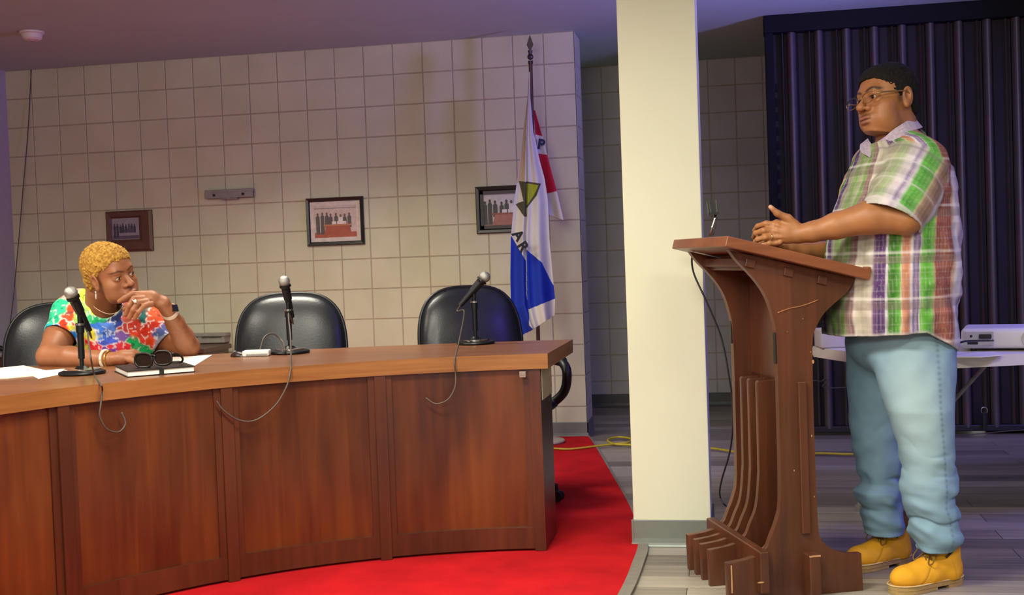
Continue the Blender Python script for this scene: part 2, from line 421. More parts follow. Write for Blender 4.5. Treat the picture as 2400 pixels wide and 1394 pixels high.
# ================================================================== THE DAIS DESK
DC = np.array([.3616, -4.8874]); DR = 1.858
ZT, ZU = .805, .745
def arc(R, a0, a1, n): return [(DC[0]+R*math.cos(math.radians(a0+(a1-a0)*i/n)), DC[1]+R*math.sin(math.radians(a0+(a1-a0)*i/n))) for i in range(n+1)]
M_top = wood('desk_top_wood', '#6b4028', '#80502f', '#8e5b36', rough=.33, axis='X', scale=5, coat=.15, blotch=.35)
M_edge = wood('desk_edge_wood', '#74471f', '#8a592c', '#9d6a38', rough=.4, axis='XY', scale=7, coat=.1, blotch=.35)
M_panel = wood('desk_panel_wood', '#3b170b', '#562810', '#733d19', rough=.3, axis='Z', scale=3.6, coat=.3, blotch=.6)
M_post = wood('desk_post_wood', '#3a1a0e', '#4b2413', '#5a2d18', rough=.35, axis='Z', scale=5)
desk = thing('council_desk', 'long curved brown wooden council desk with stained panels standing on the red carpet', 'desk')
back = spline([(p[0], p[1], 0) for p in [(.226, -2.267), (-.28, -2.335), (-.782, -2.451), (-1.3, -2.63), (-1.78, -2.90), (-2.2, -3.28), (-2.55, -3.75), (-2.80, -4.35), (-2.88, -5.0)]], 6)
front = arc(DR, 94.2, 184, 44)
poly = front+[(float(p.x), float(p.y)) for p in back][::-1]
bm = bmesh.new(); fs = None
a = [bm.verts.new((x, y, ZU)) for x, y in poly]; bb = [bm.verts.new((x, y, ZT)) for x, y in poly]; n = len(poly)
bm.faces.new(a); ft = bm.faces.new(bb)
nf = len(front)
for i in range(n):
    f = bm.faces.new((a[i], a[(i+1) % n], bb[(i+1) % n], bb[i])); f.material_index = 1
bmesh.ops.triangulate(bm, faces=[f for f in bm.faces if len(f.verts) > 4])
obj('worktop', bm, [M_top, M_edge], desk, smooth=25)
# curved front panels with posts between them
post_ang = [95.9, 114.9, 133.4, 152.5, 171.5]
PR = DR+.012     # face of the panels, set back from the slab edge
def arcslab(bm, r0, r1, a0, a1, z0, z1, n=14):
    A = arc(r0, a0, a1, n); B = arc(r1, a0, a1, n)
    prism(bm, A+B[::-1], z0, z1)
for i in range(len(post_ang)-1):
    a0, a1 = post_ang[i]+.55, post_ang[i+1]-.55
    bm = bmesh.new(); arcslab(bm, PR+.014, PR+.032, a0, a1, .03, ZU); p = obj('front_panel', bm, M_panel, desk, smooth=30)
    bm = bmesh.new(); arcslab(bm, PR+.002, PR+.0145, a0, a1, .02, .105)
    obj('kick_rail', bm, M_post, p, smooth=30)
    for q0_, q1_ in ((a0, a0+.9), (a1-.9, a1)):
        bm = bmesh.new(); arcslab(bm, PR+.004, PR+.0145, q0_, q1_, .105, ZU); obj('stile', bm, M_post, p, smooth=30)
for i, t in enumerate(post_ang):
    bm = bmesh.new(); w_ = .9
    arcslab(bm, PR-.008 if i else PR-.002, PR+.035, t-w_*.75, t+w_*.75, .012, ZU, 3); obj('post', bm, M_post, desk, smooth=30)
# right end: boxed pedestal, reflection on its upper face painted as a pale plate
e0 = np.array([.150, -3.020]); e1 = np.array([.178, -2.36])
bm = bmesh.new(); prism(bm, [(.172, -3.02), (.190, -3.02), (.1915, -2.74), (.172, -2.74)], .012, ZU); obj('end_panel', bm, wood('end_wood', '#2c1a15', '#35201a', '#402620', rough=.3), desk)
bm = bmesh.new(); prism(bm, [(.1915, -3.0), (.195, -3.0), (.1955, -2.75), (.192, -2.75)], .615, ZU-.002); 
obj('end_reflection', bm, mat('end_reflection_grey', '#b0a690', .45, metal=.2), desk)
bm = bmesh.new(); box(bm, (.115, -3.068, .715), (.140, -3.052, .738), .001); box(bm, (.118, -3.070, .725), (.137, -3.067, .728), .0005)
obj('name_plate', bm, mat('small_plate', '#8a7d74', .4), desk)
# inner rear apron so the desk is solid from behind
bm = bmesh.new()
bk = [(float(p.x), float(p.y)) for p in back]
ins = offset_line(bk, .30); ins2 = offset_line(bk, .318)
prism(bm, ins[2:-2]+ins2[2:-2][::-1], .012, ZU) if False else arcslab(bm, PR+.30, PR+.318, 97, 182, .45, ZU, 30)
obj('inner_apron', bm, M_post, desk, smooth=30)

# ================================================================== CHAIRS
M_lea = mat('black_leather', '#15161a', .36, var=.25, scale=9, bump=.25, bscale=120, spec=.55)
M_pipe = mat('black_piping', '#08090b', .4)
M_blk = mat('black_plastic', '#0d0d0f', .42)
def pillow(bm, hw, hh, n_exp, front, backd, creases=()):
    """rounded-square cushion in the XZ plane, bulging to -Y (front) and +Y (back)"""
    NA, NR = 72, 16; rings = []
    def pt(t, rho, side):
        c, s = math.cos(t), math.sin(t)
        k = (abs(c)**n_exp+abs(s)**n_exp)**(-1/n_exp)
        x = hw*c*k*rho; z = hh*s*k*rho
        b = (1-rho**3.2)**.62
        y = -front*b if side < 0 else backd*b
        if side < 0:
            for (cx, cz, ang, ln, dp) in creases:
                u = (x-cx)*math.cos(ang)+(z-cz)*math.sin(ang); v = -(x-cx)*math.sin(ang)+(z-cz)*math.cos(ang)
                y += dp*math.exp(-(v/.009)**2)*math.exp(-(u/ln)**2)-dp*.5*math.exp(-((v-.02)/.013)**2)*math.exp(-(u/ln)**2)
        return (x, y, z)
    fr = [[bm.verts.new(pt(2*PI*k/NA, 1-(1-r/NR)**1.0, -1)) for k in range(NA)] for r in range(1, NR+1)]
    cf = bm.verts.new(pt(0, 0, -1)); cb = bm.verts.new(pt(0, 0, 1))
    bk_ = [[bm.verts.new(pt(2*PI*k/NA, r/NR, 1)) for k in range(NA)] for r in range(1, NR)]
    for k in range(NA):
        q = (k+1) % NA
        bm.faces.new((cf, fr[0][k], fr[0][q])); bm.faces.new((cb, bk_[0][q], bk_[0][k]))
        for r in range(NR-1): bm.faces.new((fr[r][k], fr[r+1][k], fr[r+1][q], fr[r][q]))
        for r in range(NR-2): bm.faces.new((bk_[r][k], bk_[r][q], bk_[r+1][q], bk_[r+1][k]))
        bm.faces.new((bk_[-1][k], bk_[-1][q], fr[-1][q], fr[-1][k]))
def make_chair(label, loc, rz, group):
    t = thing('office_chair', label, 'chair', loc, rz, group)
    bm = bmesh.new()
    cr = [(-.21, -.10, -.7, .10, .012), (-.16, -.16, -.5, .12, .012), (.20, -.12, .55, .12, .014), (.15, -.19, .4, .14, .012), (0, -.22, 0, .2, .010), (-.23, .08, 1.2, .08, .006)]
    pillow(bm, .275, .345, 3.1, .075, .055, cr)
    vs = list(bm.verts); xf(bm, vs, Matrix.Translation((0, .27, .70)) @ Matrix.Rotation(math.radians(-8), 4, 'X'))
    bk2 = obj('backrest', bm, M_lea, t, smooth=True)
    bm = bmesh.new(); pts = []
    for k in range(73):
        a_ = 2*PI*k/72; c, s = math.cos(a_), math.sin(a_); q = (abs(c)**3.1+abs(s)**3.1)**(-1/3.1); pts.append((.276*c*q, .004, .346*s*q))
    tube(bm, pts, .009, 6, caps=False); xf(bm, list(bm.verts), Matrix.Translation((0, .27, .70)) @ Matrix.Rotation(math.radians(-8), 4, 'X'))
    obj('piping', bm, M_pipe, bk2)
    bm = bmesh.new(); pillow(bm, .27, .26, 4, .06, .05)
    xf(bm, list(bm.verts), Matrix.Translation((0, -.02, .47)) @ Matrix.Rotation(math.radians(-90), 4, 'X')); obj('seat', bm, M_lea, t, smooth=True)
    for s in (-1, 1):
        bm = bmesh.new()
        pts = spline([(s*.22, .12, .44), (s*.30, .14, .50), (s*.315, .12, .62), (s*.31, .0, .675), (s*.305, -.14, .67), (s*.305, -.20, .62), (s*.30, -.16, .52), (s*.22, -.10, .44)], 6)
        tube(bm, pts, .023, 10); cyl(bm, (s*.31, .08, .675), (s*.306, -.15, .672), .026, seg=12)
        obj('armrest', bm, M_blk, t, smooth=40)
    bm = bmesh.new(); cyl(bm, (0, 0, .10), (0, 0, .42), .028); cyl(bm, (0, 0, .08), (0, 0, .22), .042); box(bm, (-.11, -.11, .40), (.11, .11, .435), .01); obj('gas_lift', bm, M_blk, t, smooth=30)
    bm = bmesh.new()
    for k in range(5):
        a_ = 2*PI*k/5+.5; d = Vector((math.cos(a_), math.sin(a_), 0))
        tube(bm, [d*.02+Vector((0, 0, .12)), d*.16+Vector((0, 0, .11)), d*.31+Vector((0, 0, .078))], [.032, .026, .018], 8)
    obj('star_base', bm, M_blk, t, smooth=40)
    for k in range(5):
        a_ = 2*PI*k/5+.5; d = Vector((math.cos(a_), math.sin(a_), 0)); tt = Vector((-d.y, d.x, 0))
        bm = bmesh.new()
        for s in (-1, 1): c = d*.315+Vector((0, 0, .036))+tt*s*.014; cyl(bm, c-tt*.009, c+tt*.009, .0255, seg=16)
        cyl(bm, d*.31+Vector((0, 0, .04)), d*.31+Vector((0, 0, .078)), .007, seg=8); obj('caster', bm, M_blk, t, smooth=35)
    return t
def chair_at(px, Z, face, **k):
    p = P(px, 900, Z); d = RH*math.sin(math.radians(face))-FH*math.cos(math.radians(face))   # facing direction
    # chair's front is -Y ; backrest sits .3 behind the centre
    rz = math.atan2(d[0], -d[1]); rz = math.atan2(d[1], d[0])+PI/2
    c = np.array([p[0], p[1], .0105])+np.array([d[0], d[1], 0])*.30
    return make_chair(loc=c, rz=rz, **k)
G = 'black leather swivel chairs behind the council desk'
chair_at(1106, 6.08, 22, label='black leather swivel chair nearest the flag, its armrest showing past the desk end', group=G)
chair_at(688, 6.02, 3, label='black leather swivel chair, empty, directly beside the seated woman, behind the middle microphone', group=G)
chair_at(158, 5.72, 18, label='black leather swivel chair that the woman in the tie-dye blouse sits on', group=G)
# ================================================================== MICROPHONES
M_steel = mat('grille_steel', '#a9a8a2', .35, metal=.8, bump=.9, bscale=500)
M_mblk = mat('matt_black_metal', '#101114', .38, metal=.3)
M_chrome = mat('chrome', '#c4c2bc', .15, metal=1)
M_cable = mat('black_cable', '#15130f', .5)
M_gcable = mat('grey_cable', '#4d443c', .5)
def desk_front_pt(px, py, off=.02):
    """where the view ray meets the curved front of the desk slab (off = stand-off)"""
    d = ray(px, py); o = CAMP[:2]-DC; dd = d[:2]; R = DR-off
    A = dd@dd; B = 2*o@dd; C = o@o-R*R; t = (-B+math.sqrt(B*B-4*A*C))/(2*A); return CAMP+d*t
def mic(label_s, label_m, base_px, pole_top_z, tilt_dir, tilt, cable, G1, G2, clipblk=True):
    b0 = atz(*base_px, ZT)
    s = thing('microphone_stand', label_s, 'microphone stand', (b0[0], b0[1], ZT), 0, G1)
    bm = bmesh.new(); lathe(bm, [(.001, .001), (.084, .001), (.088, .006), (.086, .012), (.070, .018), (.030, .022), (.016, .034), (.001, .034)], seg=40); obj('base', bm, M_mblk, s, smooth=40)
    bm = bmesh.new(); lathe(bm, [(.050, .0215), (.066, .0195), (.066, .0225), (.050, .024)], seg=40); obj('base_ring', bm, M_chrome, s, smooth=40)
    bm = bmesh.new(); cyl(bm, (0, 0, .03), (0, 0, pole_top_z), .0085, seg=14); cyl(bm, (0, 0, .06), (0, 0, pole_top_z*.72), .0125, seg=16)
    cyl(bm, (0, 0, pole_top_z*.68), (0, 0, pole_top_z*.84), .016, seg=16); obj('pole', bm, M_mblk, s, smooth=40)
    bm = bmesh.new(); cyl(bm, (0, 0, pole_top_z*.80), (0, 0, pole_top_z*.835), .0175, seg=16); obj('collar', bm, M_chrome, s, smooth=40)
    td = Vector(tuple(tilt_dir)).normalized(); ax = (td*math.sin(tilt)+Vector((0, 0, 1))*math.cos(tilt)).normalized()
    hub = Vector((0, 0, pole_top_z+.012))
    bm = bmesh.new(); ball(bm, (0, 0, pole_top_z+.003), .013, 12); c = hub+ax*.02
    cyl(bm, c-ax*.028, c+ax*.022, .018, .0195, seg=16); obj('clip', bm, M_mblk, s, smooth=40)
    mb = Vector((b0[0], b0[1], ZT))+hub
    t = thing('microphone', label_m, 'microphone', mb-ax*.05, 0, G2)
    bm = bmesh.new(); o = Vector((0, 0, 0)); cyl(bm, o-ax*.045, o+ax*.085, .0115, .0165, seg=18); cyl(bm, o+ax*.085, o+ax*.105, .0165, .022, seg=18); cyl(bm, o+ax*.102, o+ax*.110, .0255, .0255, seg=24)
    obj('handle', bm, M_mblk, t, smooth=40)
    bm = bmesh.new(); ball(bm, o+ax*.127, .0255, 24); obj('grille', bm, M_steel, t, smooth=True)
    bm = bmesh.new(); q0 = mb-ax*.095; org = mb-ax*.05
    pts = [q0, q0-ax*.02+Vector((0, 0, -.01))]+[Vector(tuple(p)) for p in cable]
    pts = [p-org for p in spline(pts, 8)]; tube(bm, pts, .0034, 8); obj('cable', bm, M_gcable, t)
G1 = 'round-based desk microphone stands'; G2 = 'handheld microphones clipped on the desk stands'
F = desk_front_pt
def D(px, py, h=.004): return atz(px, py, ZT+h)
mic('round-based black microphone stand nearest the right end of the desk', 'black microphone with silver grille tilted right, nearest the flag',
    (1115, 806), .235, RH, .75, [P(1088, 730, 5.35), P(1078, 790, 4.95), D(1068, 833), F(1065, 850), F(1068, 880), F(1066, 908, .03), F(1050, 936, .03), F(1022, 946, .02), F(998, 932, .01)], G1, G2)
mic('round-based black microphone stand in front of the middle empty chair', 'black microphone with silver grille standing upright before the middle empty chair',
    (680, 828), .235, -RH*.3-FH, .35, [P(676, 735, 5.1), P(681, 790, 4.9), D(682, 855), F(680, 872), F(672, 905, .03), F(645, 950, .03), F(600, 984, .03), F(560, 984, .02), F(525, 962, .015), F(508, 940, .008)], G1, G2)
mic('round-based black microphone stand in front of the seated woman', 'black microphone in front of the seated woman\'s shoulder',
    (193, 877), .235, -RH*.5-FH, .5, [P(206, 780, 4.45), P(213, 840, 4.3), D(222, 880), D(236, 900), F(240, 915), F(236, 950, .03), F(234, 975, .03), F(250, 1005, .03), F(278, 1012, .02), F(294, 992, .015), F(285, 966, .008)], G1, G2)
bm = bmesh.new(); tube(bm, spline([atz(668, 822, ZT+.02), P(662, 800, 5.35), P(640, 782, 5.35), P(620, 790, 5.3), P(611, 815, 5.26), D(607, 830)], 8), .004, 8)
tag(obj('looped_cord', bm, M_gcable), 'grey cord arching from the middle microphone base to the white adapter', 'cord')

# ================================================================== ITEMS ON THE DESK
M_paper = mat('white_paper', '#e9e4d6', .7, var=.02)
def sheet(name, pts, z, th, label, cat, m=None, group=None):
    bm = bmesh.new(); q = [atz(px, py, z) for px, py in pts]
    prism(bm, [(p[0], p[1]) for p in q], z, z+th)
    return tag(obj(name, bm, m or M_paper), label, cat, group)
PG = 'loose white papers on the desk'
z0 = ZT+.0006
sheet('paper_stack', [(-40, 868), (55, 858), (135, 876), (20, 887), (-60, 889)], z0, .004, 'stack of white papers at the far left of the desk top', 'paper', group=PG)
sheet('paper_sheet', [(60, 872), (150, 864), (175, 871), (90, 888)], z0+.0005-.0004, .0008, 'single white sheet poking out between the paper stack and the microphone base', 'paper', group=PG)
sheet('paper_sheet', [(395, 838), (497, 832), (455, 858), (360, 866)], z0, .0012, 'white sheet lying under the seated woman\'s propped elbow', 'paper', group=PG)
# notebook with closing band
nb = [atz(px, py, ZT+.002) for px, py in ((268, 872), (295, 884), (455, 872), (447, 862))]
nb = [atz(268, 871, ZT), atz(298, 885, ZT), atz(458, 872, ZT), atz(420, 859, ZT)]
nbo = thing('notebook', 'closed black notebook with elastic band and white page edges, sunglasses on top', 'notebook', tuple((sum(p[i] for p in nb)/4) for i in range(2))+(ZT,))
c = sum(nb)/4
def loc(p): return (p[0]-nbo.location.x, p[1]-nbo.location.y)
bm = bmesh.new(); prism(bm, [loc(p) for p in nb], .001, .004); prism(bm, [loc(p) for p in nb], .021, .0245); es = [e for e in bm.edges]; bmesh.ops.bevel(bm, geom=es, offset=.001, segments=1, affect='EDGES')
obj('cover', bm, mat('black_cover', '#120e0d', .45), nbo)
bm = bmesh.new(); prism(bm, [loc(c+(p-c)*.965) for p in nb], .004, .021); obj('page_block', bm, mat('page_edges', '#e4e1da', .7, var=.1, scale=80, stretch=(1, 1, 20)), nbo)
bm = bmesh.new()
e1_, e2_ = nb[1], nb[2]; f1_, f2_ = nb[0], nb[3]
for a_, b_ in ((.47, .53),):
    q = [e1_+(e2_-e1_)*a_, e1_+(e2_-e1_)*b_, f1_+(f2_-f1_)*b_, f1_+(f2_-f1_)*a_]
    cc = sum(q)/4; q = [cc+(p-cc)*1.03 for p in q]
    prism(bm, [loc(p) for p in q], .0004, .0255)
obj('elastic_band', bm, mat('black_elastic', '#0b0909', .6), nbo)
# sunglasses resting upside down on the notebook
sg0 = atz(372, 858, ZT+.026)
sg = thing('sunglasses', 'dark brown sunglasses folded on top of the black notebook', 'sunglasses', (sg0[0], sg0[1], ZT+.0258), YAW-.28)
M_sun = mat('dark_shell_frame', '#1a100c', .4)
M_lens = mat('brown_lens', '#1d1412', .15, spec=.5)
k_ = 1.12
for s in (-1, 1):
    bm = bmesh.new(); ol = []
    for j in range(28):
        a_ = 2*PI*j/28; ol.append((s*.037*k_+.033*k_*math.copysign(abs(math.cos(a_))**.75, math.cos(a_)), -.035, .027*k_+.0235*k_*math.copysign(abs(math.sin(a_))**.75, math.sin(a_))+s*.004))
    ol.append(ol[0]); tube(bm, ol, .0045, 8, caps=False); obj('rim', bm, M_sun, sg)
    bm = bmesh.new(); vs = [bm.verts.new((x_, -.035, z_)) for x_, y_, z_ in ol[:-1]]; f = bm.faces.new(vs)
    r = bmesh.ops.extrude_face_region(bm, geom=[f]); bmesh.ops.translate(bm, vec=(0, .002, 0), verts=[v for v in r['geom'] if isinstance(v, bmesh.types.BMVert)]); obj('lens', bm, M_lens, sg)
    bm = bmesh.new(); tube(bm, spline([(s*.073, -.033, .045), (s*.078, -.01, .046), (s*.070, .05, .030), (s*.045, .085, .008), (-s*.01, .09, .006)], 6), [.006]*10+[.004]*15, 8); obj('temple', bm, M_sun, sg)
bm = bmesh.new(); tube(bm, spline([(-.012, -.036, .040), (0, -.038, .045), (.012, -.036, .040)], 5), .004, 8); obj('bridge', bm, M_sun, sg)
# white adapter + dark mouse
def oriented_box(name, px, py, z, size, m, label, cat, rz, bev=.006, parent=None):
    p = atz(px, py, z); bm = bmesh.new(); sx, sy, sz = size
    box(bm, (-sx/2, -sy/2, 0), (sx/2, sy/2, sz), bev, seg=3)
    o = obj(name, bm, m, parent, smooth=35); o.location = (p[0], p[1], z); o.rotation_euler = (0, 0, rz)
    if label: tag(o, label, cat)
    return o
wb = oriented_box('power_adapter', 602, 834, ZT+.0005, (.115, .07, .026), mat('white_plastic', '#d5d3cf', .4, var=.03), 'small white box adapter lying left of the middle microphone base', 'adapter', YAW+.05)
bm = bmesh.new(); box(bm, (-.04, -.0372, .004), (.05, -.0352, .012), .001); obj('vent_strip', bm, mat('grey_strip', '#8d8b88', .5), wb)
mo = thing('computer_mouse', 'small dark brown mouse-shaped gadget left of the white adapter', 'mouse', tuple(atz(558, 836, ZT)[:2])+(ZT+.0005,), YAW+.9)
bm = bmesh.new(); ball(bm, (0, 0, .0), .5, 24, (.05, .085, .048)); bmesh.ops.bisect_plane(bm, geom=list(bm.verts)+list(bm.edges)+list(bm.faces), plane_co=(0, 0, .001), plane_no=(0, 0, -1), clear_outer=True)
bmesh.ops.holes_fill(bm, edges=[e for e in bm.edges if e.is_boundary]); obj('shell', bm, mat('dark_mouse', '#2b1d1a', .35), mo, smooth=40)
bm = bmesh.new(); cyl(bm, (-.003, .022, .021), (.003, .022, .021), .005, seg=14); obj('scroll_wheel', bm, mat('grey_strip', '#8d8b88'), mo, smooth=40)

# ================================================================== WALL THINGS
M_bframe = mat('black_frame', '#1a1712', .35, coat=.2)
M_brframe = mat('brown_plaque', '#5c3a2c', .45)
def picture(x0, x1, z0, z1, fw, mframe, label, mat_w, seed, tone, step=None, plaque=False):
    """frame hung on the back wall (faces -Y)"""
    cx, cz = (x0+x1)/2, (z0+z1)/2; W, Hh = x1-x0, z1-z0
    t = thing('framed_photograph', label, 'picture', (cx, -.001, cz), 0, 'framed group photographs on the block wall')
    X, Z = W/2, Hh/2
    bm = bmesh.new(); d = .024
    ox = [(-X, -Z), (X, -Z), (X, Z), (-X, Z)]
    if plaque:
        ix = [(-X+.042, -Z+.085), (X-.10, -Z+.085), (X-.10, Z-.05), (-X+.042, Z-.05)]
    else: ix = [(-X+fw, -Z+fw), (X-fw, -Z+fw), (X-fw, Z-fw), (-X+fw, Z-fw)]
    def rg(pts, y): return [bm.verts.new((a, y, b)) for a, b in pts]
    def mid(s, t_): return [(o[0]+(i_[0]-o[0])*s, o[1]+(i_[1]-o[1])*s) for o, i_ in zip(ox, ix)]
    R = [rg(ox, 0), rg(ox, -d*.7), rg(mid(.2, 0), -d), rg(mid(.75, 0), -d*.85), rg(ix, -d*.45), rg(ix, -.004)]
    for q in range(5):
        for j in range(4): bm.faces.new((R[q][j], R[q][(j+1) % 4], R[q+1][(j+1) % 4], R[q+1][j]))
    bm.faces.new(R[0]); obj('frame', bm, mframe, t)
    X0, Z0, X1, Z1 = ix[0][0], ix[0][1], ix[2][0], ix[2][1]
    if step:
        bm = bmesh.new()
        for (a, b2, c_, d_) in ((X0, Z0, X1, Z0+step), (X0, Z1-step, X1, Z1), (X0, Z0, X0+step, Z1), (X1-step, Z0, X1, Z1)): box(bm, (a, -.012, b2), (c_, -.004, d_), .001)
        obj('liner', bm, mat('dark_liner', '#3c3a36', .5), t)
    bm = bmesh.new(); box(bm, (X0, -.007, Z0), (X1, -.004, Z1)); obj('mount', bm, mat('mount_board', '#cdbfb2', .6) if not plaque else mat('mount_dim', '#9a8f92', .6), t)
    mw = mat_w; a0, b0, a1, b1 = X0+mw, Z0+mw, X1-mw, Z1-mw; w_, h_ = a1-a0, b1-b0
    bm = bmesh.new(); y = -.0072; r_ = random.Random(seed)
    def quad(u0, v0, u1, v1, mi, yy):
        box(bm, (a0+u0*w_, y-yy, b0+v0*h_), (a0+u1*w_, y, b0+v1*h_), 0, mi)
    quad(0, 0, 1, 1, 0, .0003)
    quad(0, .0, 1, .16, 4, .0006); quad(.0, .9, 1, .93, 5, .0006)
    n_ = 8
    for k in range(n_):
        u = .08+k*.108+r_.uniform(-.012, .012); top = .66+r_.uniform(-.04, .05); bot = .10 if k < 2 else .30
        mi = 1 if k != 5 else 2
        quad(u-.045, bot, u+.045, top-.03, mi, .0009); 
        quad(u-.030, top-.05, u+.030, top, mi, .0010)
        vs = ball(bm, (a0+u*w_, y-.001, b0+(top+.045)*h_), 1, 10, (.026*w_, .0012, .045*h_), 1 if tone else 3)
    for k in range(3): quad(.42+.12*k, .33, .52+.12*k, .50, 2, .0014)
    if tone != 2:
        bm2 = [(.22, .10), (.28, .38), (.84, .38), (.88, .12)]
        vs = [bm.verts.new((a0+u*w_, y-.0018, b0+v*h_)) for u, v in bm2]; f = bm.faces.new(vs[::-1]); f.material_index = 4
        quad(.22, .36, .88, .41, 6, .0022)
    obj('photograph', bm, [mat('photo_bg%d' % tone, ['#c3b0a2', '#bdb9b5', '#8f8791'][tone], .5), mat('photo_suit%d' % tone, ['#57504c', '#3e3d3c', '#3b3a4c'][tone], .5), mat('photo_white%d' % tone, ['#d8cabf', '#cfcbc4', '#544b5c'][tone], .5),
        mat('photo_face', '#6d5144', .5), mat('photo_red%d' % tone, ['#a4533a', '#a06a58', '#5a4b5a'][tone], .5), mat('photo_line', '#8f8583', .5), mat('photo_desk%d' % tone, ['#b5774f', '#8c5240', '#4a4252'][tone], .5)], t)
    bm = bmesh.new(); box(bm, (X0, -.0125, Z0), (X1, -.0115, Z1))
    return t
picture(-3.330, -2.984, 1.332, 1.616, .04, M_brframe, 'small group photograph on a brown wooden plaque above the seated woman', .004, 3, 2, plaque=True)
picture(-1.860, -1.457, 1.319, 1.641, .026, M_bframe, 'group photograph with wide white mount in a thin black frame between two chairs', .028, 5, 0)
picture(-.686, -.285, 1.356, 1.665, .030, M_bframe, 'group photograph in a stepped thick black frame partly hidden behind the flag', .004, 9, 1, step=.022)
# wall bracket
br_ = thing('wall_bracket', 'long grey metal bracket screwed to the block wall between two pictures', 'bracket', (-2.398, -.001, 1.698))
bm = bmesh.new(); box(bm, (-.175, -.012, -.030), (.175, 0, .028), .003); box(bm, (-.175, -.045, .010), (.175, -.012, .030), .004)
vs = [(-.175, -.046, .010), (.175, -.046, .010), (.175, -.040, -.028), (-.175, -.040, -.028)]
box(bm, (-.175, -.046, -.028), (.175, -.042, .012), .001); box(bm, (-.06, -.05, -.038), (.06, -.005, -.028), .003)
obj('channel', bm, mat('grey_bracket', '#8b8680', .5, metal=.2), br_)
for xx in (-.105, .105):
    bm = bmesh.new(); cyl(bm, (xx, -.053, -.006), (xx, -.044, -.006), .009, seg=12); obj('screw', bm, mat('dark_screw', '#2c2927', .5, metal=.5), br_)
# long cord hanging at the left of the wall
bm = bmesh.new(); pts = [aty(px, py, Y) for px, py, Y in ((73, 163, -.006), (66, 300, -.02), (55, 430, -.04), (44, 560, -.06), (32, 690, -.08), (24, 760, -.10))]
tube(bm, spline(pts, 5), .0032, 8); tag(obj('hanging_wire', bm, mat('dark_cord', '#4a4038', .6)), 'thin dark cord hanging from the ceiling near the left corner', 'cord')
# smoke detector
sd = thing('smoke_detector', 'round white smoke detector on the ceiling above the left end of the wall', 'smoke detector', tuple(atz(75, 82, H-.02)[:2])+(H,))
bm = bmesh.new(); lathe(bm, [(.001, -.001), (.072, -.001), (.072, -.012), (.060, -.016), (.056, -.040), (.044, -.050), (.001, -.052)], seg=36); obj('housing', bm, mat('detector_white', '#d2c8c4', .5, var=.02), sd, smooth=35)
bm = bmesh.new(); lathe(bm, [(.001, -.050), (.016, -.050), (.015, -.056), (.001, -.057)], seg=20); obj('test_button', bm, mat('detector_button', '#a59c9a', .5), sd, smooth=35)
# credenza + grey cabinet against the wall
cr_ = thing('credenza', 'low dark brown wooden credenza against the wall behind the chairs', 'credenza', (-3.25, -.30, 0))
M_cr = wood('credenza_wood', '#3c2318', '#4f2f20', '#5d3a28', rough=.4, axis='X')
bm = bmesh.new(); box(bm, (-.80, -.26, .65), (.86, .18, .68), .003); obj('top', bm, M_cr, cr_)
bm = bmesh.new(); box(bm, (-.78, -.24, .03), (.84, .17, .65), .002); obj('body', bm, M_cr, cr_)
for k in range(4):
    bm = bmesh.new(); box(bm, (-.76+k*.40, -.256, .06), (-.38+k*.40, -.2405, .63), .003); d_ = obj('door', bm, M_cr, cr_)
    bm = bmesh.new(); cyl(bm, (-.42+k*.40, -.275, .5), (-.42+k*.40, -.256, .5), .01, seg=12); obj('knob', bm, M_chrome, d_, smooth=40)
hb = thing('heater_cover', 'long grey metal heater cover on the wall just above the credenza', 'heater', (-3.25, -.004, .685))
bm = bmesh.new(); box(bm, (-.78, -.10, 0), (.80, -.012, .058), .004); box(bm, (-.79, -.108, .046), (.81, -.012, .066), .003); obj('casing', bm, mat('heater_grey', '#8f897c', .5), hb)
bm = bmesh.new()
for k in range(9): box(bm, (-.76+k*.175, -.111, .040), (-.62+k*.175, -.1005, .045), .001)
obj('slot_trim', bm, mat('heater_dark', '#4d4840', .6), hb)
# gadget at far left on the credenza
gd = thing('telephone', 'small grey-black desk gadget at the left edge on the dark credenza', 'telephone', tuple(P(-6, 818, 7.62)[:2])+(.6805,))
bm = bmesh.new(); box(bm, (-.09, -.07, 0), (.07, .07, .03), .01); obj('body', bm, mat('gadget_grey', '#6d6a70', .5), gd, smooth=35)
bm = bmesh.new(); tube(bm, spline([(-.08, -.02, .04), (0, -.03, .065), (.085, -.02, .04)], 6), .016, 10); obj('handset', bm, M_blk, gd)
# wastebasket-like gear, cords near the flag
# ================================================================== FLAG
fx, fy = -.268, -.256
fl = thing('flag_stand', 'drooping white, blue and red flag on a spear-tipped pole by the wall corner', 'flag', (fx, fy, .0105))
M_pole = mat('pole_wood', '#4a2d20', .4)
def rel(p): return (p[0]-fx, p[1]-fy, p[2]-.0105)
pt_ = aty(1243.5, 150, -.256); pb_ = (fx, fy, .03)
bm = bmesh.new(); cyl(bm, rel(pb_), rel(pt_), .0125, seg=14); obj('pole', bm, M_pole, fl, smooth=40)
bm = bmesh.new(); lathe(bm, [(.001, 0), (.15, 0), (.155, .008), (.15, .016), (.06, .028), (.03, .05), (.026, .10), (.001, .10)], seg=40); obj('base', bm, mat('cream_base', '#b3a68e', .4, metal=.2), fl, smooth=40)
top = Vector(rel(pt_)); ax = (top-Vector(rel(pb_))).normalized()
bm = bmesh.new()
for q in (0,):
    cyl(bm, top, top+ax*.02, .016, seg=14); ball(bm, top+ax*.045, .02, 14); cyl(bm, top+ax*.06, top+ax*.085, .010, .016, seg=14)
    s0 = top+ax*.085
    outl = [(-.005, 0), (-.021, .034), (-.018, .046), (0, .098), (.018, .046), (.021, .034), (.005, 0)]
    extrude_poly(bm, [s0+Vector(tuple(RH))*u+ax*v-Vector(tuple(FH))*.004 for u, v in outl], Vector(tuple(FH))*.008)
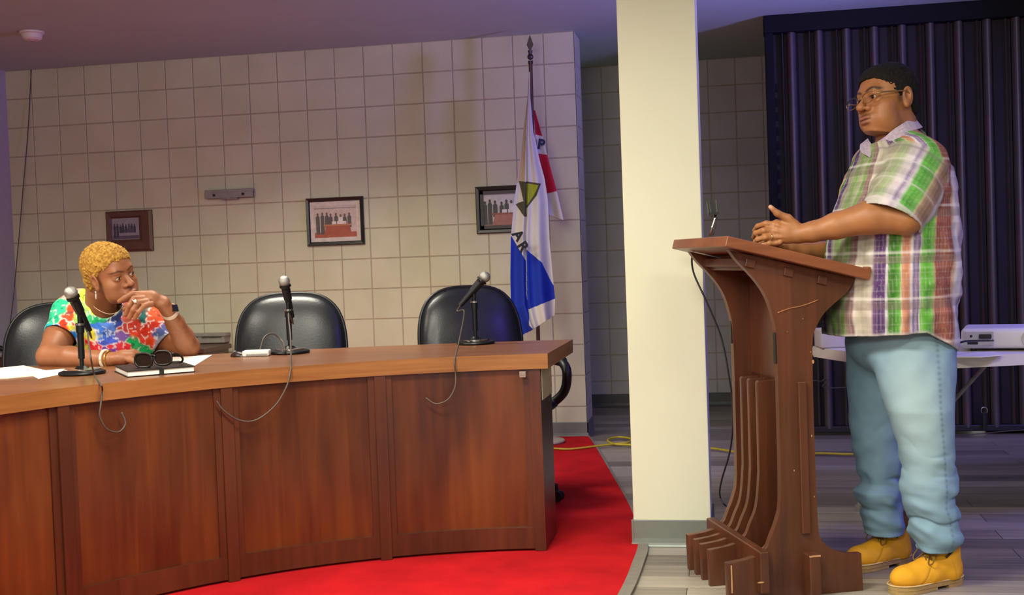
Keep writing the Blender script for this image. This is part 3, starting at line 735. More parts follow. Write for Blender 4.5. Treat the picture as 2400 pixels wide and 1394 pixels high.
obj('spear_finial', bm, mat('dark_bronze', '#4a423e', .35, metal=.6), fl)
def poly_mask(x, y, pts):
    inside = np.zeros(x.shape, bool); n = len(pts)
    for i in range(n):
        x0_, y0_ = pts[i]; x1_, y1_ = pts[(i+1) % n]
        c = ((y0_ > y) != (y1_ > y)) & (x < (x1_-x0_)*(y-y0_)/(y1_-y0_+1e-9)+x0_); inside ^= c
    return inside
def color_attr(me, cols):
    ca = me.color_attributes.new('tint', 'FLOAT_COLOR', 'POINT')
    a = np.ones((len(me.vertices), 4), np.float32); a[:, :3] = cols; ca.data.foreach_set('color', a.ravel())
def cloth(name, left, right, Z0, fold, colf, parent, NU=130, step=1.0, th=.0):
    """hanging cloth laid out between its two vertical edges, folded in depth; rows are cloth rows"""
    ly = np.array(left, float); ry = np.array(right, float)
    NV = int((ly[-1, 1]-ly[0, 1])/step); v = np.linspace(0, 1, NV+1)
    def at(e, v):
        s = np.linspace(0, 1, len(e)) if False else (e[:, 1]-e[0, 1])/(e[-1, 1]-e[0, 1])
        return np.interp(v, s, e[:, 0]), np.interp(v, s, e[:, 1])
    lx, lyy = at(ly, v); rx, ryy = at(ry, v)
    u = np.linspace(0, 1, NU+1)
    X = lx[:, None]*(1-u)+rx[:, None]*u; Y = lyy[:, None]*(1-u)+ryy[:, None]*u
    dz = fold(u[None, :], v[:, None])
    Zf = Z0+dz
    pts = []
    d = fwv[None, None]+rv*((X[..., None]-1200)/FPX)-uv*((Y[..., None]-697)/FPX)
    Wd = CAMP+d*Zf[..., None]
    co = Wd.reshape(-1, 3)-np.array([fx, fy, .0105])
    back_ = co+FH*(.012+.05*np.sin(PI*u)[None, :].repeat(NV+1, 0).reshape(-1, 1))
    n1 = len(co); allc = np.vstack([co, back_])
    idx = np.arange(n1).reshape(NV+1, NU+1); fcs = []
    a = idx[:-1, :-1].ravel(); b = idx[:-1, 1:].ravel(); c = idx[1:, 1:].ravel(); d_ = idx[1:, :-1].ravel()
    fcs = np.vstack([np.c_[a, d_, c, b], np.c_[a, b, c, d_]+n1]).tolist()
    ring = list(idx[0, :])+list(idx[1:, -1])+list(idx[-1, -2::-1])+list(idx[-2:0:-1, 0])
    for i in range(len(ring)):
        p, q = int(ring[i]), int(ring[(i+1) % len(ring)]); fcs.append([p, q, q+n1, p+n1])
    me = bpy.data.meshes.new(name); me.from_pydata(allc.tolist(), [], fcs)
    cols = colf(X.ravel(), Y.ravel()); color_attr(me, np.vstack([cols, cols]))
    me.update(); o = linkmesh(name, me, vmat('flag_cloth', .75, .2, bump=.2, bscale=700), parent, smooth=True)
    return o
WHT = np.array(lin('#c9c3ba')); BLU = np.array(lin('#1c35a0')); RED = np.array(lin('#b21c3b')); OLI = np.array(lin('#98a02c')); DOL = np.array(lin('#4b4a36')); CRM = np.array(lin('#b7a58c'))
def fold1(u, v):
    w_ = v*(1.0)
    return -(.055*np.sin(PI*np.clip(u, 0, 1))*w_ + .022*np.cos(u*PI*5.0+.5+v*.8)*w_) + .028*np.exp(-((u-(.42-.06*v))/.035)**2)*np.clip(v*2, 0, 1)
def col1(x, y):
    c = np.tile(WHT, (len(x), 1))
    def put(pts, k):
        m = poly_mask(x, y, pts); c[m] = k
    put([(1236, 165), (1240, 190), (1232, 330), (1230, 430), (1236, 426), (1205, 430), (1215, 300)], CRM)
    put([(1216, 424), (1234, 426), (1234, 508), (1228, 507), (1208, 478), (1227, 471)], DOL)
    put([(1233, 425), (1268, 430), (1258, 458), (1233, 490)], DOL)
    put([(1234, 429), (1262, 434), (1252, 456), (1234, 483)], OLI)
    put([(1180, 545), (1197, 550), (1233, 612), (1234, 690), (1240, 735), (1240, 762), (1250, 772), (1226, 784), (1210, 800), (1170, 800)], BLU)
    put([(1234, 585), (1270, 615), (1292, 660), (1315, 695), (1300, 700), (1236, 726)], BLU)
    return c
L1 = [(1240, 168), (1236, 230), (1226, 310), (1215, 400), (1204, 480), (1197, 560), (1196, 650), (1198, 730), (1212, 765), (1226, 788)]
R1 = [(1242, 168), (1243, 230), (1250, 310), (1266, 380), (1277, 420), (1284, 470), (1288, 560), (1296, 650), (1301, 700), (1300, 738)]
# straight-hanging right half and the drooping left corner
cl = cloth('cloth', L1, R1, 7.34, fold1, col1, fl)
def fold2(u, v): return .02*np.sin(u*5)*v
def col2(x, y):
    c = np.tile(WHT*np.array([.95, .93, 1.05]), (len(x), 1))
    m = (y < 314+.25*(x-1250)); c[m] = RED*.75
    m = poly_mask(x, y, [(1240, 357), (1300, 365), (1312, 446), (1262, 459)]); c[m] = RED
    return c
c2 = cloth('cloth', [(1250, 258), (1256, 330), (1262, 400), (1272, 460), (1284, 503)], [(1254, 258), (1274, 330), (1292, 400), (1307, 455), (1321, 516)], 7.44, fold2, col2, fl, NU=60)
def letter(ch, px, py, Z, size, ang, m, parent, nm):
    cu = bpy.data.curves.new(nm, 'FONT'); cu.body = ch; cu.size = size; cu.extrude = .0015; cu.align_x = 'CENTER'; cu.align_y = 'CENTER'; cu.offset = .0035
    tmp = bpy.data.objects.new(nm, cu); COL.objects.link(tmp); bpy.context.view_layer.update()
    me = bpy.data.meshes.new_from_object(tmp.evaluated_get(bpy.context.evaluated_depsgraph_get())); bpy.data.objects.remove(tmp)
    ca_, sa_ = math.cos(ang), math.sin(ang)
    ex = Vector(tuple(rv))*ca_+Vector(tuple(uv))*sa_; ey = -Vector(tuple(rv))*sa_+Vector(tuple(uv))*ca_; ez = ex.cross(ey)
    M = Matrix.Identity(4)
    for i in range(3): M[i][0] = ex[i]; M[i][1] = ey[i]; M[i][2] = ez[i]
    p = rel(P(px, py, Z))
    M.translation = Vector(tuple(p)); me.transform(M)
    return linkmesh(nm, me, m, parent)
M_let = mat('black_lettering', '#0c0c12', .7)
letter('A', 1214, 552, 7.215, .085, -.95, M_let, cl, 'letter')
letter('R', 1225, 578, 7.225, .085, -1.0, M_let, cl, 'letter')
letter('P', 1268, 339, 7.405, .085, -.15, mat('navy_lettering', '#10123a', .7), c2, 'letter')

# ================================================================== CABLES ON THE FLOOR
bm = bmesh.new()
pts = [atz(px, py, .017) for px, py in ((1240, 1046), (1300, 1051), (1340, 1052), (1400, 1045), (1440, 1040), (1472, 1037), (1478, 1028), (1450, 1024), (1425, 1030), (1440, 1040), (1500, 1043), (1600, 1048), (1665, 1050), (1720, 1058), (1800, 1064), (1920, 1062), (1990, 1064), (2060, 1062), (2110, 1070))]
tube(bm, spline(pts, 6), .0065, 8); tag(obj('extension_cord', bm, mat('yellow_cord', '#b7a31f', .5)), 'thick yellow extension cord across carpet and planks behind the pillar', 'cord')
bm = bmesh.new(); pts = [P(1632, 590, 4.60), P(1622, 600, 4.62), P(1626, 640, 4.62), P(1655, 705, 4.6), P(1690, 790, 4.6), P(1708, 880, 4.6), P(1718, 960, 4.62), P(1712, 1050, 4.66), P(1690, 1130, 4.72), P(1688, 1165, 4.76), P(1705, 1188, 4.8), atz(1735, 1198, .006), atz(1790, 1200, .006)]
tube(bm, spline(pts, 8), .0036, 8); tag(obj('lectern_cable', bm, mat('navy_cable', '#16161f', .5)), 'thin black cable hanging from the lectern top down to the floor', 'cable')

# ================================================================== LECTERN
AX = np.array([.475, .17, 0]); AX = AX/np.linalg.norm(AX); WX = np.array([AX[1], -AX[0], 0])
nf_ = P(1705, 552, 3.95); LO = nf_+AX*.25-WX*.30; LO = np.array([LO[0], LO[1], 0])
lec = thing('lectern', 'dark-stained wooden lectern with finned pedestal and slanted top in front of the standing man', 'lectern', LO, math.atan2(AX[1], AX[0]))
# local axes: x = towards the reader, y = -W (away from camera). near side is y<0
M_lw2 = wood('lectern_wood', '#40200f', '#522a18', '#653821', rough=.42, axis='Z', scale=5, coat=.15)
M_lt = wood('lectern_top_wood', '#6a3a22', '#7e472a', '#8f5534', rough=.4, axis='X', scale=6)
M_raw = mat('chipped_wood', '#b98a5a', .7)
def side_profile(ztop_at):
    # front curve (towards -x) from foot up, then back curve
    f = [(-.265, .0), (-.268, .132), (-.205, .138), (-.137, .158), (-.106, .215), (-.083, .27), (-.070, .34), (-.067, .585), (-.067, .80), (-.069, .91), (-.078, .960), (-.090, 1.005), (-.110, 1.048), (-.136, 1.085), (-.166, 1.119), (-.198, 1.152), (-.226, 1.190)]
    b = [(.223, 1.079), (.189, 1.031), (.142, .995), (.104, .962), (.079, .925), (.062, .880), (.058, .782), (.057, .578), (.062, .235), (.079, .180), (.122, .147), (.175, .132), (.217, .130), (.220, .0)]
    def dens(pts):
        return [(p.x, p.y) for p in spline([(a, c, 0) for a, c in pts], 5)]
    fs_ = [f[0]]+[f[1]]+dens(f[2:]); bs = dens(b[:-1])+[b[-1]]
    return fs_+bs
def plate(prof, y0, y1, bev=.003):
    bm = bmesh.new(); extrude_poly(bm, [(a, y0, z) for a, z in prof], (0, y1-y0, 0), bev=bev); 
    bmesh.ops.triangulate(bm, faces=[f for f in bm.faces if len(f.verts) > 4]); return bm
YN = -.245; YFAR = .215; th_ = .030
pr_ = side_profile(None)
obj('side_panel', plate(pr_, YN, YN+th_), M_lw2, lec, smooth=25)
obj('side_panel', plate(pr_, YFAR-th_, YFAR), M_lw2, lec, smooth=25)
fin = [(-.262, .0), (-.265, .130), (-.200, .136), (-.137, .158), (-.106, .215), (-.080, .28), (-.066, .40), (-.065, .715), (-.06, .722), (.0, .722), (.0, .0)]
fin = fin[:2]+[(p.x, p.y) for p in spline([(a, c, 0) for a, c in fin[2:7]], 5)]+fin[7:]
for yy in (.115, .04, -.045): obj('fin', plate(fin, yy, yy+.024, .002), M_lw2, lec, smooth=25)
bm = bmesh.new(); box(bm, (-.165, -.285, .03), (-.132, .275, .172), .004); obj('cross_rail', bm, M_lw2, lec)
bm = bmesh.new(); box(bm, (.000, YN-.012, .215), (.030, YFAR+.012, .735), .003); box(bm, (.0, YN+th_, .70), (.022, YFAR-th_, 1.10), .002); obj('spine_board', bm, M_lw2, lec)
bm = bmesh.new(); box(bm, (.005, YN-.055, .0), (.045, YFAR+.05, .150), .004); obj('foot_rail', bm, M_lw2, lec)
# square pegs where the top bearers pass through the side
sl = math.atan2(.131, .506)
for k, xx in enumerate((-.155, -.02, .10)):
    z_ = 1.238-.26*(xx+.25)-.070
    bm = bmesh.new(); box(bm, (-.017, YN-.008, -.014), (.017, YFAR+.008, .014), .002)
    xf(bm, list(bm.verts), Matrix.Translation((xx, 0, z_)) @ Matrix.Rotation(sl, 4, 'Y')); obj('bearer', bm, M_lw2, lec)
bm = bmesh.new(); box(bm, (-.150, YN+th_, 1.118), (-.130, YFAR-th_, 1.162), .002); obj('front_rail', bm, M_lw2, lec)
# slanted top
Lt = .506/math.cos(sl)
bm = bmesh.new(); box(bm, (0, -.300, -.036), (Lt, .300, 0), .003); xf(bm, list(bm.verts), Matrix.Translation((-.25, 0, 1.238)) @ Matrix.Rotation(sl, 4, 'Y')); ltop = obj('slanted_top', bm, M_lt, lec)
bm = bmesh.new(); box(bm, (Lt-.012, -.29, 0), (Lt, .29, .008), .002); xf(bm, list(bm.verts), Matrix.Translation((-.25, 0, 1.238)) @ Matrix.Rotation(sl, 4, 'Y')); obj('book_stop', bm, M_lt, ltop)
# pale scuffs and a glue line on the side
bm = bmesh.new()
tube(bm, spline([(-.062, YN-.0005, .972), (-.02, YN-.0008, .985), (.03, YN-.0008, .993), (.085, YN-.0005, 1.01)], 5), .0022, 6)
obj('glue_line', bm, mat('glue_line_tan', '#9a6238', .5), lec)
bm = bmesh.new(); r_ = random.Random(4)
for k in range(11):
    xx = r_.choice([-.05+r_.random()*.12, .0+r_.random()*.08]); zz = r_.uniform(.2, .95); s_ = r_.uniform(.0008, .0024)
    ball(bm, (xx, YN-.0004, zz), 1, 8, (s_, .0008, s_*r_.uniform(1, 2.2)))
box(bm, (-.255, YN-.001, .03), (-.250, YN+.001, .125), .0005); 
box(bm, (.004, YN-.0562, .145), (.044, YN-.054, .151), .0005); ball(bm, (.06, YN-.001, .80), 1, 8, (.004, .001, .007)); ball(bm, (-.165, -.2855, .07), 1, 8, (.012, .001, .003))
obj('scuff_marks', bm, M_raw, lec)['kind'] = 'stuff'
bm = bmesh.new(); box(bm, (-.0715, YFAR-.02, .84), (-.066, YFAR, .925), .001); obj('metal_clip', bm, M_blk, lec)
bm = bmesh.new(); box(bm, (-.0715, YN+.005, .80), (-.066, YN+th_-.004, .905), .001); obj('metal_clip', bm, M_blk, lec)
# gooseneck holder clip on the lectern top
gp = P(1664, 553, 4.30)
gn = thing('clip_holder', 'small chrome stemmed black microphone clip standing on the lectern top', 'microphone clip', gp)
bm = bmesh.new(); st = [P(1664, 553, 4.30), P(1670, 530, 4.30), P(1675, 515, 4.3), P(1677, 503, 4.3)]
tube(bm, [Vector(tuple(p-gp)) for p in st], .0045, 10); obj('stem', bm, M_chrome, gn)
bm = bmesh.new(); tube(bm, [p-Vector(tuple(gp)) for p in spline([P(1672, 551, 4.3), P(1677, 530, 4.3), P(1680, 508, 4.3)], 4)], .0016, 6); obj('wire', bm, M_cable, gn)
bm = bmesh.new()
def strip(pts, w_, dpt):
    for (a_, b_) in zip(pts[:-1], pts[1:]):
        va = Vector(tuple(P(*a_, 4.3)-gp)); vb = Vector(tuple(P(*b_, 4.3)-gp)); d_ = (vb-va).normalized(); s_ = d_.cross(Vector(tuple(FH))).normalized()*w_/2
        q = [va-s_, va+s_, vb+s_, vb-s_]; extrude_poly(bm, [p-Vector(tuple(FH))*dpt/2 for p in q], Vector(tuple(FH))*dpt)
strip([(1667, 470), (1672, 500)], .016, .02); strip([(1658, 472), (1662, 500)], .005, .02); strip([(1679, 468), (1682, 496)], .003, .02); strip([(1659, 502), (1684, 499)], .010, .022)
obj('clip', bm, M_blk, gn)

# ================================================================== WHITE FOLDING TABLE, PROJECTOR
def camxz(x, Z): # lateral x, depth Z on the horizontal view frame
    return CAMP[:2]+RH[:2]*x+FH[:2]*Z
TZ = .742
tb = thing('folding_table', 'white plastic folding table behind the standing man', 'table', tuple(camxz(2.2, 5.05))+(0,), 0)
def tl(x, Z): p = camxz(x, Z); return (p[0]-tb.location.x, p[1]-tb.location.y)
M_wpl = mat('white_blow_plastic', '#d9d3c8', .5, var=.03, bump=.2, bscale=90)
cs = [(1.505, 4.62), (1.33, 5.42), (3.15, 5.62), (3.24, 4.83)]
# rounded corners
def rounded(poly, r, n=5):
    out = []
    m_ = len(poly)
    for i in range(m_):
        p = Vector(poly[i]); a = Vector(poly[i-1]); b2 = Vector(poly[(i+1) % m_]); da = (a-p).normalized()*r; db = (b2-p).normalized()*r
        for k in range(n+1):
            t = k/n; out.append(tuple((p+da)*(1-t)**2+p*2*t*(1-t)+(p+db)*t*t))
    return out
rc = [tl(*c) for c in rounded(cs, .07)]
bm = bmesh.new(); prism(bm, rc, TZ-.045, TZ); 
bmesh.ops.bevel(bm, geom=[e for e in bm.edges if abs(e.verts[0].co.z-e.verts[1].co.z) < 1e-6], offset=.006, segments=2, affect='EDGES'); obj('table_top', bm, M_wpl, tb, smooth=35)
M_leg = mat('grey_steel_tube', '#8d8a86', .4, metal=.3)
for (x_, Z_, d_) in ((1.62, 4.80, .14), (1.52, 5.32, .14), (3.0, 5.0, -.1), (2.95, 5.48, -.1)):
    bm = bmesh.new(); a_ = Vector(tl(x_+d_, Z_)+(TZ-.045,)); b_ = Vector(tl(x_, Z_)+(.0,)); cyl(bm, b_, a_, .013, seg=12); cyl(bm, b_, b_+Vector((0, 0, .03)), .017, seg=12); obj('leg', bm, M_leg, tb, smooth=40)
bm = bmesh.new(); cyl(bm, tl(1.60, 4.88)+(.14,), tl(1.53, 5.26)+(.14,), .011, seg=10); cyl(bm, tl(1.74, 4.88)+(.66,), tl(1.64, 5.26)+(.66,), .011, seg=10); cyl(bm, tl(1.65, 5.05)+(.30,), tl(2.05, 5.1)+(TZ-.05,), .009, seg=10); obj('brace', bm, M_leg, tb, smooth=40)
# projector
pp = P(2345, 824, 4.93)
pj = thing('projector', 'white video projector on the folding table at the right edge', 'projector', (pp[0], pp[1], TZ+.001), YAW-.42)
M_pw = mat('projector_white', '#d8d3cd', .45, var=.02)
bm = bmesh.new(); box(bm, (-.145, -.125, .010), (.215, .155, .092), .018, seg=4); obj('body', bm, M_pw, pj, smooth=35)
bm = bmesh.new(); cyl(bm, (.12, -.135, .052), (.12, -.115, .052), .036, seg=28); obj('lens_ring', bm, mat('lens_grey', '#b6b1aa', .4), pj, smooth=40)
bm = bmesh.new(); box(bm, (-.135, -.129, .022), (-.02, -.1235, .080), .002); obj('connector_panel', bm, mat('port_panel', '#b9b3b2', .5), pj)
bm = bmesh.new(); cyl(bm, (-.105, -.134, .062), (-.105, -.128, .062), .005, seg=12); box(bm, (-.075, -.142, .052), (-.028, -.127, .070), .003); box(bm, (-.12, -.131, .028), (-.08, -.128, .04), .001); obj('ports', bm, M_blk, pj)
bm = bmesh.new()
bm.free()
for sx_, sy_ in ((-.1, -.09), (.17, -.09), (-.1, .12), (.17, .12)):
    bm = bmesh.new(); cyl(bm, (sx_, sy_, 0), (sx_, sy_, .012), .012, seg=12); obj('foot', bm, M_blk, pj)
bm = bmesh.new(); box(bm, (.185, -.1258, .03), (.2, -.1235, .045), .001); obj('badge', bm, mat('badge_grey', '#6a6868', .4), pj)
bm = bmesh.new(); tube(bm, spline([pp+np.array([-.06, -.16, .06]), P(2262, 800, 4.62), P(2246, 806, 4.62), P(2236, 814, 4.62), P(2225, 822, 4.7)], 6), .004, 8)
tag(obj('projector_cable', bm, M_blk), 'black plug lead running left out of the projector', 'cable')
q = [P(2232, 838, 4.70), P(2300, 838, 4.68), P(2352, 832, 4.72), P(2300, 824, 4.8)]
bm = bmesh.new(); prism(bm, [(x_[0], x_[1]) for x_ in [atz(2215, 838, TZ), atz(2300, 838, TZ), atz(2352, 833, TZ), atz(2330, 826, TZ), atz(2230, 828, TZ)]], TZ+.0005, TZ+.004)
tag(obj('paper_pile', bm, M_paper), 'thin pile of papers on the folding table before the projector', 'paper')
bm = bmesh.new(); pb2 = atz(1924, 826, TZ) if False else np.array([*camxz(1.375, 5.30), TZ])
box(bm, (-.055, -.06, 0), (.055, .06, .085), .008, seg=3); o = obj('white_carton', bm, mat('carton_white', '#c6bebe', .6, var=.03), smooth=35); o.location = (camxz(1.405, 5.30)[0], camxz(1.405, 5.30)[1], TZ+.0005); o.rotation_euler = (0, 0, YAW)
tag(o, 'small white carton on the table left end, seen between lectern and shirt', 'box')
# padlock-ring on the partition and its loose grey wire
pr2 = aty(2307, 962, -.06)
rg_ = thing('door_pull', 'small steel ring pull with strap on the dark folding partition', 'door pull', pr2)
bm = bmesh.new(); tube(bm, [Vector((.018*math.cos(a_*PI/8), 0, .022*math.sin(a_*PI/8))) for a_ in range(-2, 11)], .0035, 8); obj('ring', bm, M_chrome, rg_)
bm = bmesh.new(); box(bm, (-.012, -.004, -.12), (.012, .004, -.01), .003); obj('strap', bm, M_blk, rg_)
bm = bmesh.new(); tube(bm, spline([aty(px, py, -.09) for px, py in ((2150, 1012), (2240, 1018), (2300, 1016), (2360, 1010), (2430, 1006))], 6), .0035, 8); tag(obj('floor_wire', bm, M_gcable), 'thin grey wire along the foot of the folding partition', 'cord')
bm = bmesh.new(); tube(bm, spline([aty(px, py, -.09) for px, py in ((1868, 1016), (1872, 960), (1900, 897), (1925, 893), (1935, 885), (1938, 893), (1928, 905), (1950, 909), (1990, 907), (2040, 905))], 6), .003, 8); tag(obj('hanging_wire', bm, M_gcable), 'thin looped grey wire hanging before the partition behind the lectern', 'cord')
# ================================================================== IMPLICIT-SURFACE MODELLER (for bodies, cloth, hair, boots)
def nz3(p, scale, seed=0):
    """smooth value noise in [-1,1] at points p (...,3)"""
    q = p*scale+seed*17.31; i = np.floor(q).astype(np.int64); f = q-i; f = f*f*(3-2*f)
    def h(a, b, c):
        n = (a*73856093) ^ (b*19349663) ^ (c*83492791) ^ (seed*2654435)
        n = (n ^ (n >> 13))*1274126177 & 0x7fffffff; return (n ^ (n >> 16)) % 10007/5003.5-1
    x, y, z = i[..., 0], i[..., 1], i[..., 2]; r = 0
    for a in (0, 1):
        for b in (0, 1):
            for c in (0, 1):
                wgt = (f[..., 0] if a else 1-f[..., 0])*(f[..., 1] if b else 1-f[..., 1])*(f[..., 2] if c else 1-f[..., 2])
                r = r+wgt*h(x+a, y+b, z+c)
    return r
class Frame:
    """local axes: X, Y, Z are world unit vectors; o is the world origin; s is size factor"""
    def __init__(self, o, X, Y, Z, s=1.0):
        self.o = np.array(o, float); self.R = np.array([X, Y, Z], float); self.s = s
    def loc(self, p): return ((p-self.o) @ self.R.T)/self.s
    def wld(self, q): return self.o+(np.array(q, float)*self.s) @ self.R
class Field:
    def __init__(self, lo, hi, h):
        self.h = h; self.lo = np.array(lo, float); n = np.ceil((np.array(hi)-self.lo)/h).astype(int)+1
        self.n = n; self.d = np.full(n, .5, np.float32); self.F = None
    def sub(self, lo, hi):
        a = np.clip(np.floor((np.array(lo)-self.lo)/self.h).astype(int), 0, self.n-1); b = np.clip(np.ceil((np.array(hi)-self.lo)/self.h).astype(int)+1, 0, self.n)
        sl = tuple(slice(i, j) for i, j in zip(a, b))
        ax = [self.lo[k]+self.h*np.arange(a[k], b[k]) for k in range(3)]
        return sl, np.stack(np.meshgrid(*ax, indexing='ij'), -1)
    def comb(self, sl, d, k, op):
        a = self.d[sl]
        if a.size == 0: return
        if op == 'u':
            if k <= 0: self.d[sl] = np.minimum(a, d)
            else: hh = np.clip(.5+.5*(a-d)/k, 0, 1); self.d[sl] = a+(d-a)*hh-k*hh*(1-hh)
        elif op == 's':
            if k <= 0: self.d[sl] = np.maximum(a, -d)
            else: hh = np.clip(.5-.5*(a+d)/k, 0, 1); self.d[sl] = a+(-d-a)*hh+k*hh*(1-hh)
        elif op == 'i': self.d[sl] = np.maximum(a, d)
    def ell(self, c, r, k=.01, op='u', fr=None, rot=None):
        """ellipsoid; if fr is given, c and r are in that frame"""
        r = np.array(r, float)
        if fr is not None: cw = fr.wld(c); s = fr.s; R = fr.R
        else: cw = np.array(c, float); s = 1.0; R = np.eye(3)
        if rot is not None: R = np.array(Matrix.Rotation(rot[0], 3, rot[1]))@R if False else np.array(Matrix.Rotation(rot[0], 3, rot[1]).transposed())@R
        m = r.max()*s+k+.02
        sl, p = self.sub(cw-m, cw+m)
        q = ((p-cw) @ R.T)/s
        k0 = np.sqrt(((q/r)**2).sum(-1)); k1 = np.sqrt(((q/r**2)**2).sum(-1))+1e-9
        self.comb(sl, k0*(k0-1)/k1*s, k, op)
    def cone(self, a, b, ra, rb, k=.01, op='u', fr=None, flat=None):
        if fr is not None: a = fr.wld(a); b = fr.wld(b); ra *= fr.s; rb *= fr.s
        a = np.array(a, float); b = np.array(b, float); m = max(ra, rb)+k+.02
        sl, p = self.sub(np.minimum(a, b)-m, np.maximum(a, b)+m)
        ab = b-a; L2 = ab@ab; pa = p-a; t = np.clip((pa@ab)/L2, 0, 1)
        v = pa-t[..., None]*ab
        if flat is not None:      # flatten along a direction: (vector, factor>1 = thinner)
            n_, f_ = flat; n_ = np.array(n_)/np.linalg.norm(n_); v = v+(v@n_)[..., None]*n_*(f_-1)
        self.comb(sl, np.sqrt((v**2).sum(-1))-(ra+(rb-ra)*t), k, op)
    def chain(self, pts, rs, k=.01, **kw):
        for i in range(len(pts)-1): self.cone(pts[i], pts[i+1], rs[i], rs[i+1], k, **kw)
    def pts(self): return self.sub(self.lo, self.lo+self.h*self.n)
    def displace(self, f, band=.03):
        sl, p = self.pts(); m = np.abs(self.d[sl]) < band; self.d[sl][m] += f(p[m]).astype(np.float32)
    def fn(self, lo, hi, f, k=.01, op='u'):
        sl, p = self.sub(lo, hi); self.comb(sl, f(p), k, op)
    def mesh(self, smooth=0):
        d = self.d; h = self.h
        ins = d < 0; nx, ny, nz = d.shape
        acc = np.zeros((nx-1, ny-1, nz-1, 3), np.float32); cnt = np.zeros((nx-1, ny-1, nz-1), np.int16); edges = []
        for ax in range(3):
            A = [slice(None)]*3; B = [slice(None)]*3; A[ax] = slice(0, -1); B[ax] = slice(1, None)
            da, db = d[tuple(A)], d[tuple(B)]; cr = (ins[tuple(A)] != ins[tuple(B)])
            I = np.argwhere(cr); t = da[cr]/(da[cr]-db[cr]); pos = I.astype(np.float32); pos[:, ax] += t
            sgn = ins[tuple(A)][cr]; edges.append((ax, I, sgn))
            o1, o2 = [k for k in range(3) if k != ax]
            for u in (0, 1):
                for v in (0, 1):
                    C = I.copy(); C[:, o1] -= u; C[:, o2] -= v
                    ok = (C >= 0).all(1) & (C < np.array(acc.shape[:3])).all(1)
                    np.add.at(acc, tuple(C[ok].T), pos[ok]); np.add.at(cnt, tuple(C[ok].T), 1)
        has = cnt > 0; idx = np.full(has.shape, -1, np.int64); idx[has] = np.arange(has.sum())
        V = acc[has]/cnt[has][:, None]; Q = []
        for ax, I, sgn in edges:
            o1, o2 = (ax+1) % 3, (ax+2) % 3
            ok = (I[:, o1] > 0) & (I[:, o2] > 0) & (I[:, o1] < has.shape[o1]) & (I[:, o2] < has.shape[o2]); I = I[ok]; s_ = sgn[ok]
            def g(u, v):
                C = I.copy(); C[:, o1] -= u; C[:, o2] -= v; return idx[tuple(C.T)]
            q = np.c_[g(1, 1), g(0, 1), g(0, 0), g(1, 0)]; q[~s_] = q[~s_][:, ::-1]; Q.append(q)
        Q = np.vstack(Q); Vw = V*h+self.lo
        for _ in range(smooth):
            s = np.zeros_like(Vw); c = np.zeros(len(Vw))
            for a in range(4):
                b = (a+1) % 4; np.add.at(s, Q[:, a], Vw[Q[:, b]]); np.add.at(c, Q[:, a], 1); np.add.at(s, Q[:, b], Vw[Q[:, a]]); np.add.at(c, Q[:, b], 1)
            Vw = Vw*.5+.5*s/np.maximum(c, 1)[:, None]
        return Vw, Q
def field_obj(name, F, m, parent, colf=None, smooth=1, org=(0, 0, 0)):
    V, Q = F.mesh(smooth)
    me = bpy.data.meshes.new(name); V2 = V-np.array(org, float)
    me.vertices.add(len(V2)); me.vertices.foreach_set('co', V2.astype(np.float32).ravel())
    me.loops.add(len(Q)*4); me.loops.foreach_set('vertex_index', Q.ravel().astype(np.int32))
    me.polygons.add(len(Q)); me.polygons.foreach_set('loop_start', np.arange(len(Q), dtype=np.int32)*4); me.polygons.foreach_set('loop_total', np.full(len(Q), 4, np.int32))
    me.update(calc_edges=True); me.validate()
    if colf is not None: color_attr(me, colf(V))
    return linkmesh(name, me, m, parent, smooth=True)
def smst(x, a, b): t = np.clip((x-a)/(b-a), 0, 1); return t*t*(3-2*t)
def mixc(c, k, wgt): return c*(1-wgt[:, None])+np.array(k)*wgt[:, None]
def gauss(q, c, r): return np.exp(-(((q-np.array(c))/np.array(r))**2).sum(-1))

M_skin = vmat('skin', .48, .45, bump=.12, bscale=420, sub=.06)
M_print = vmat('printed_cotton', .85, .2, bump=.25, bscale=900)
M_denim = vmat('denim', .9, .15, bump=.5, bscale=1100)
M_hairm = vmat('curly_hair', .8, .25, bump=.6, bscale=500)

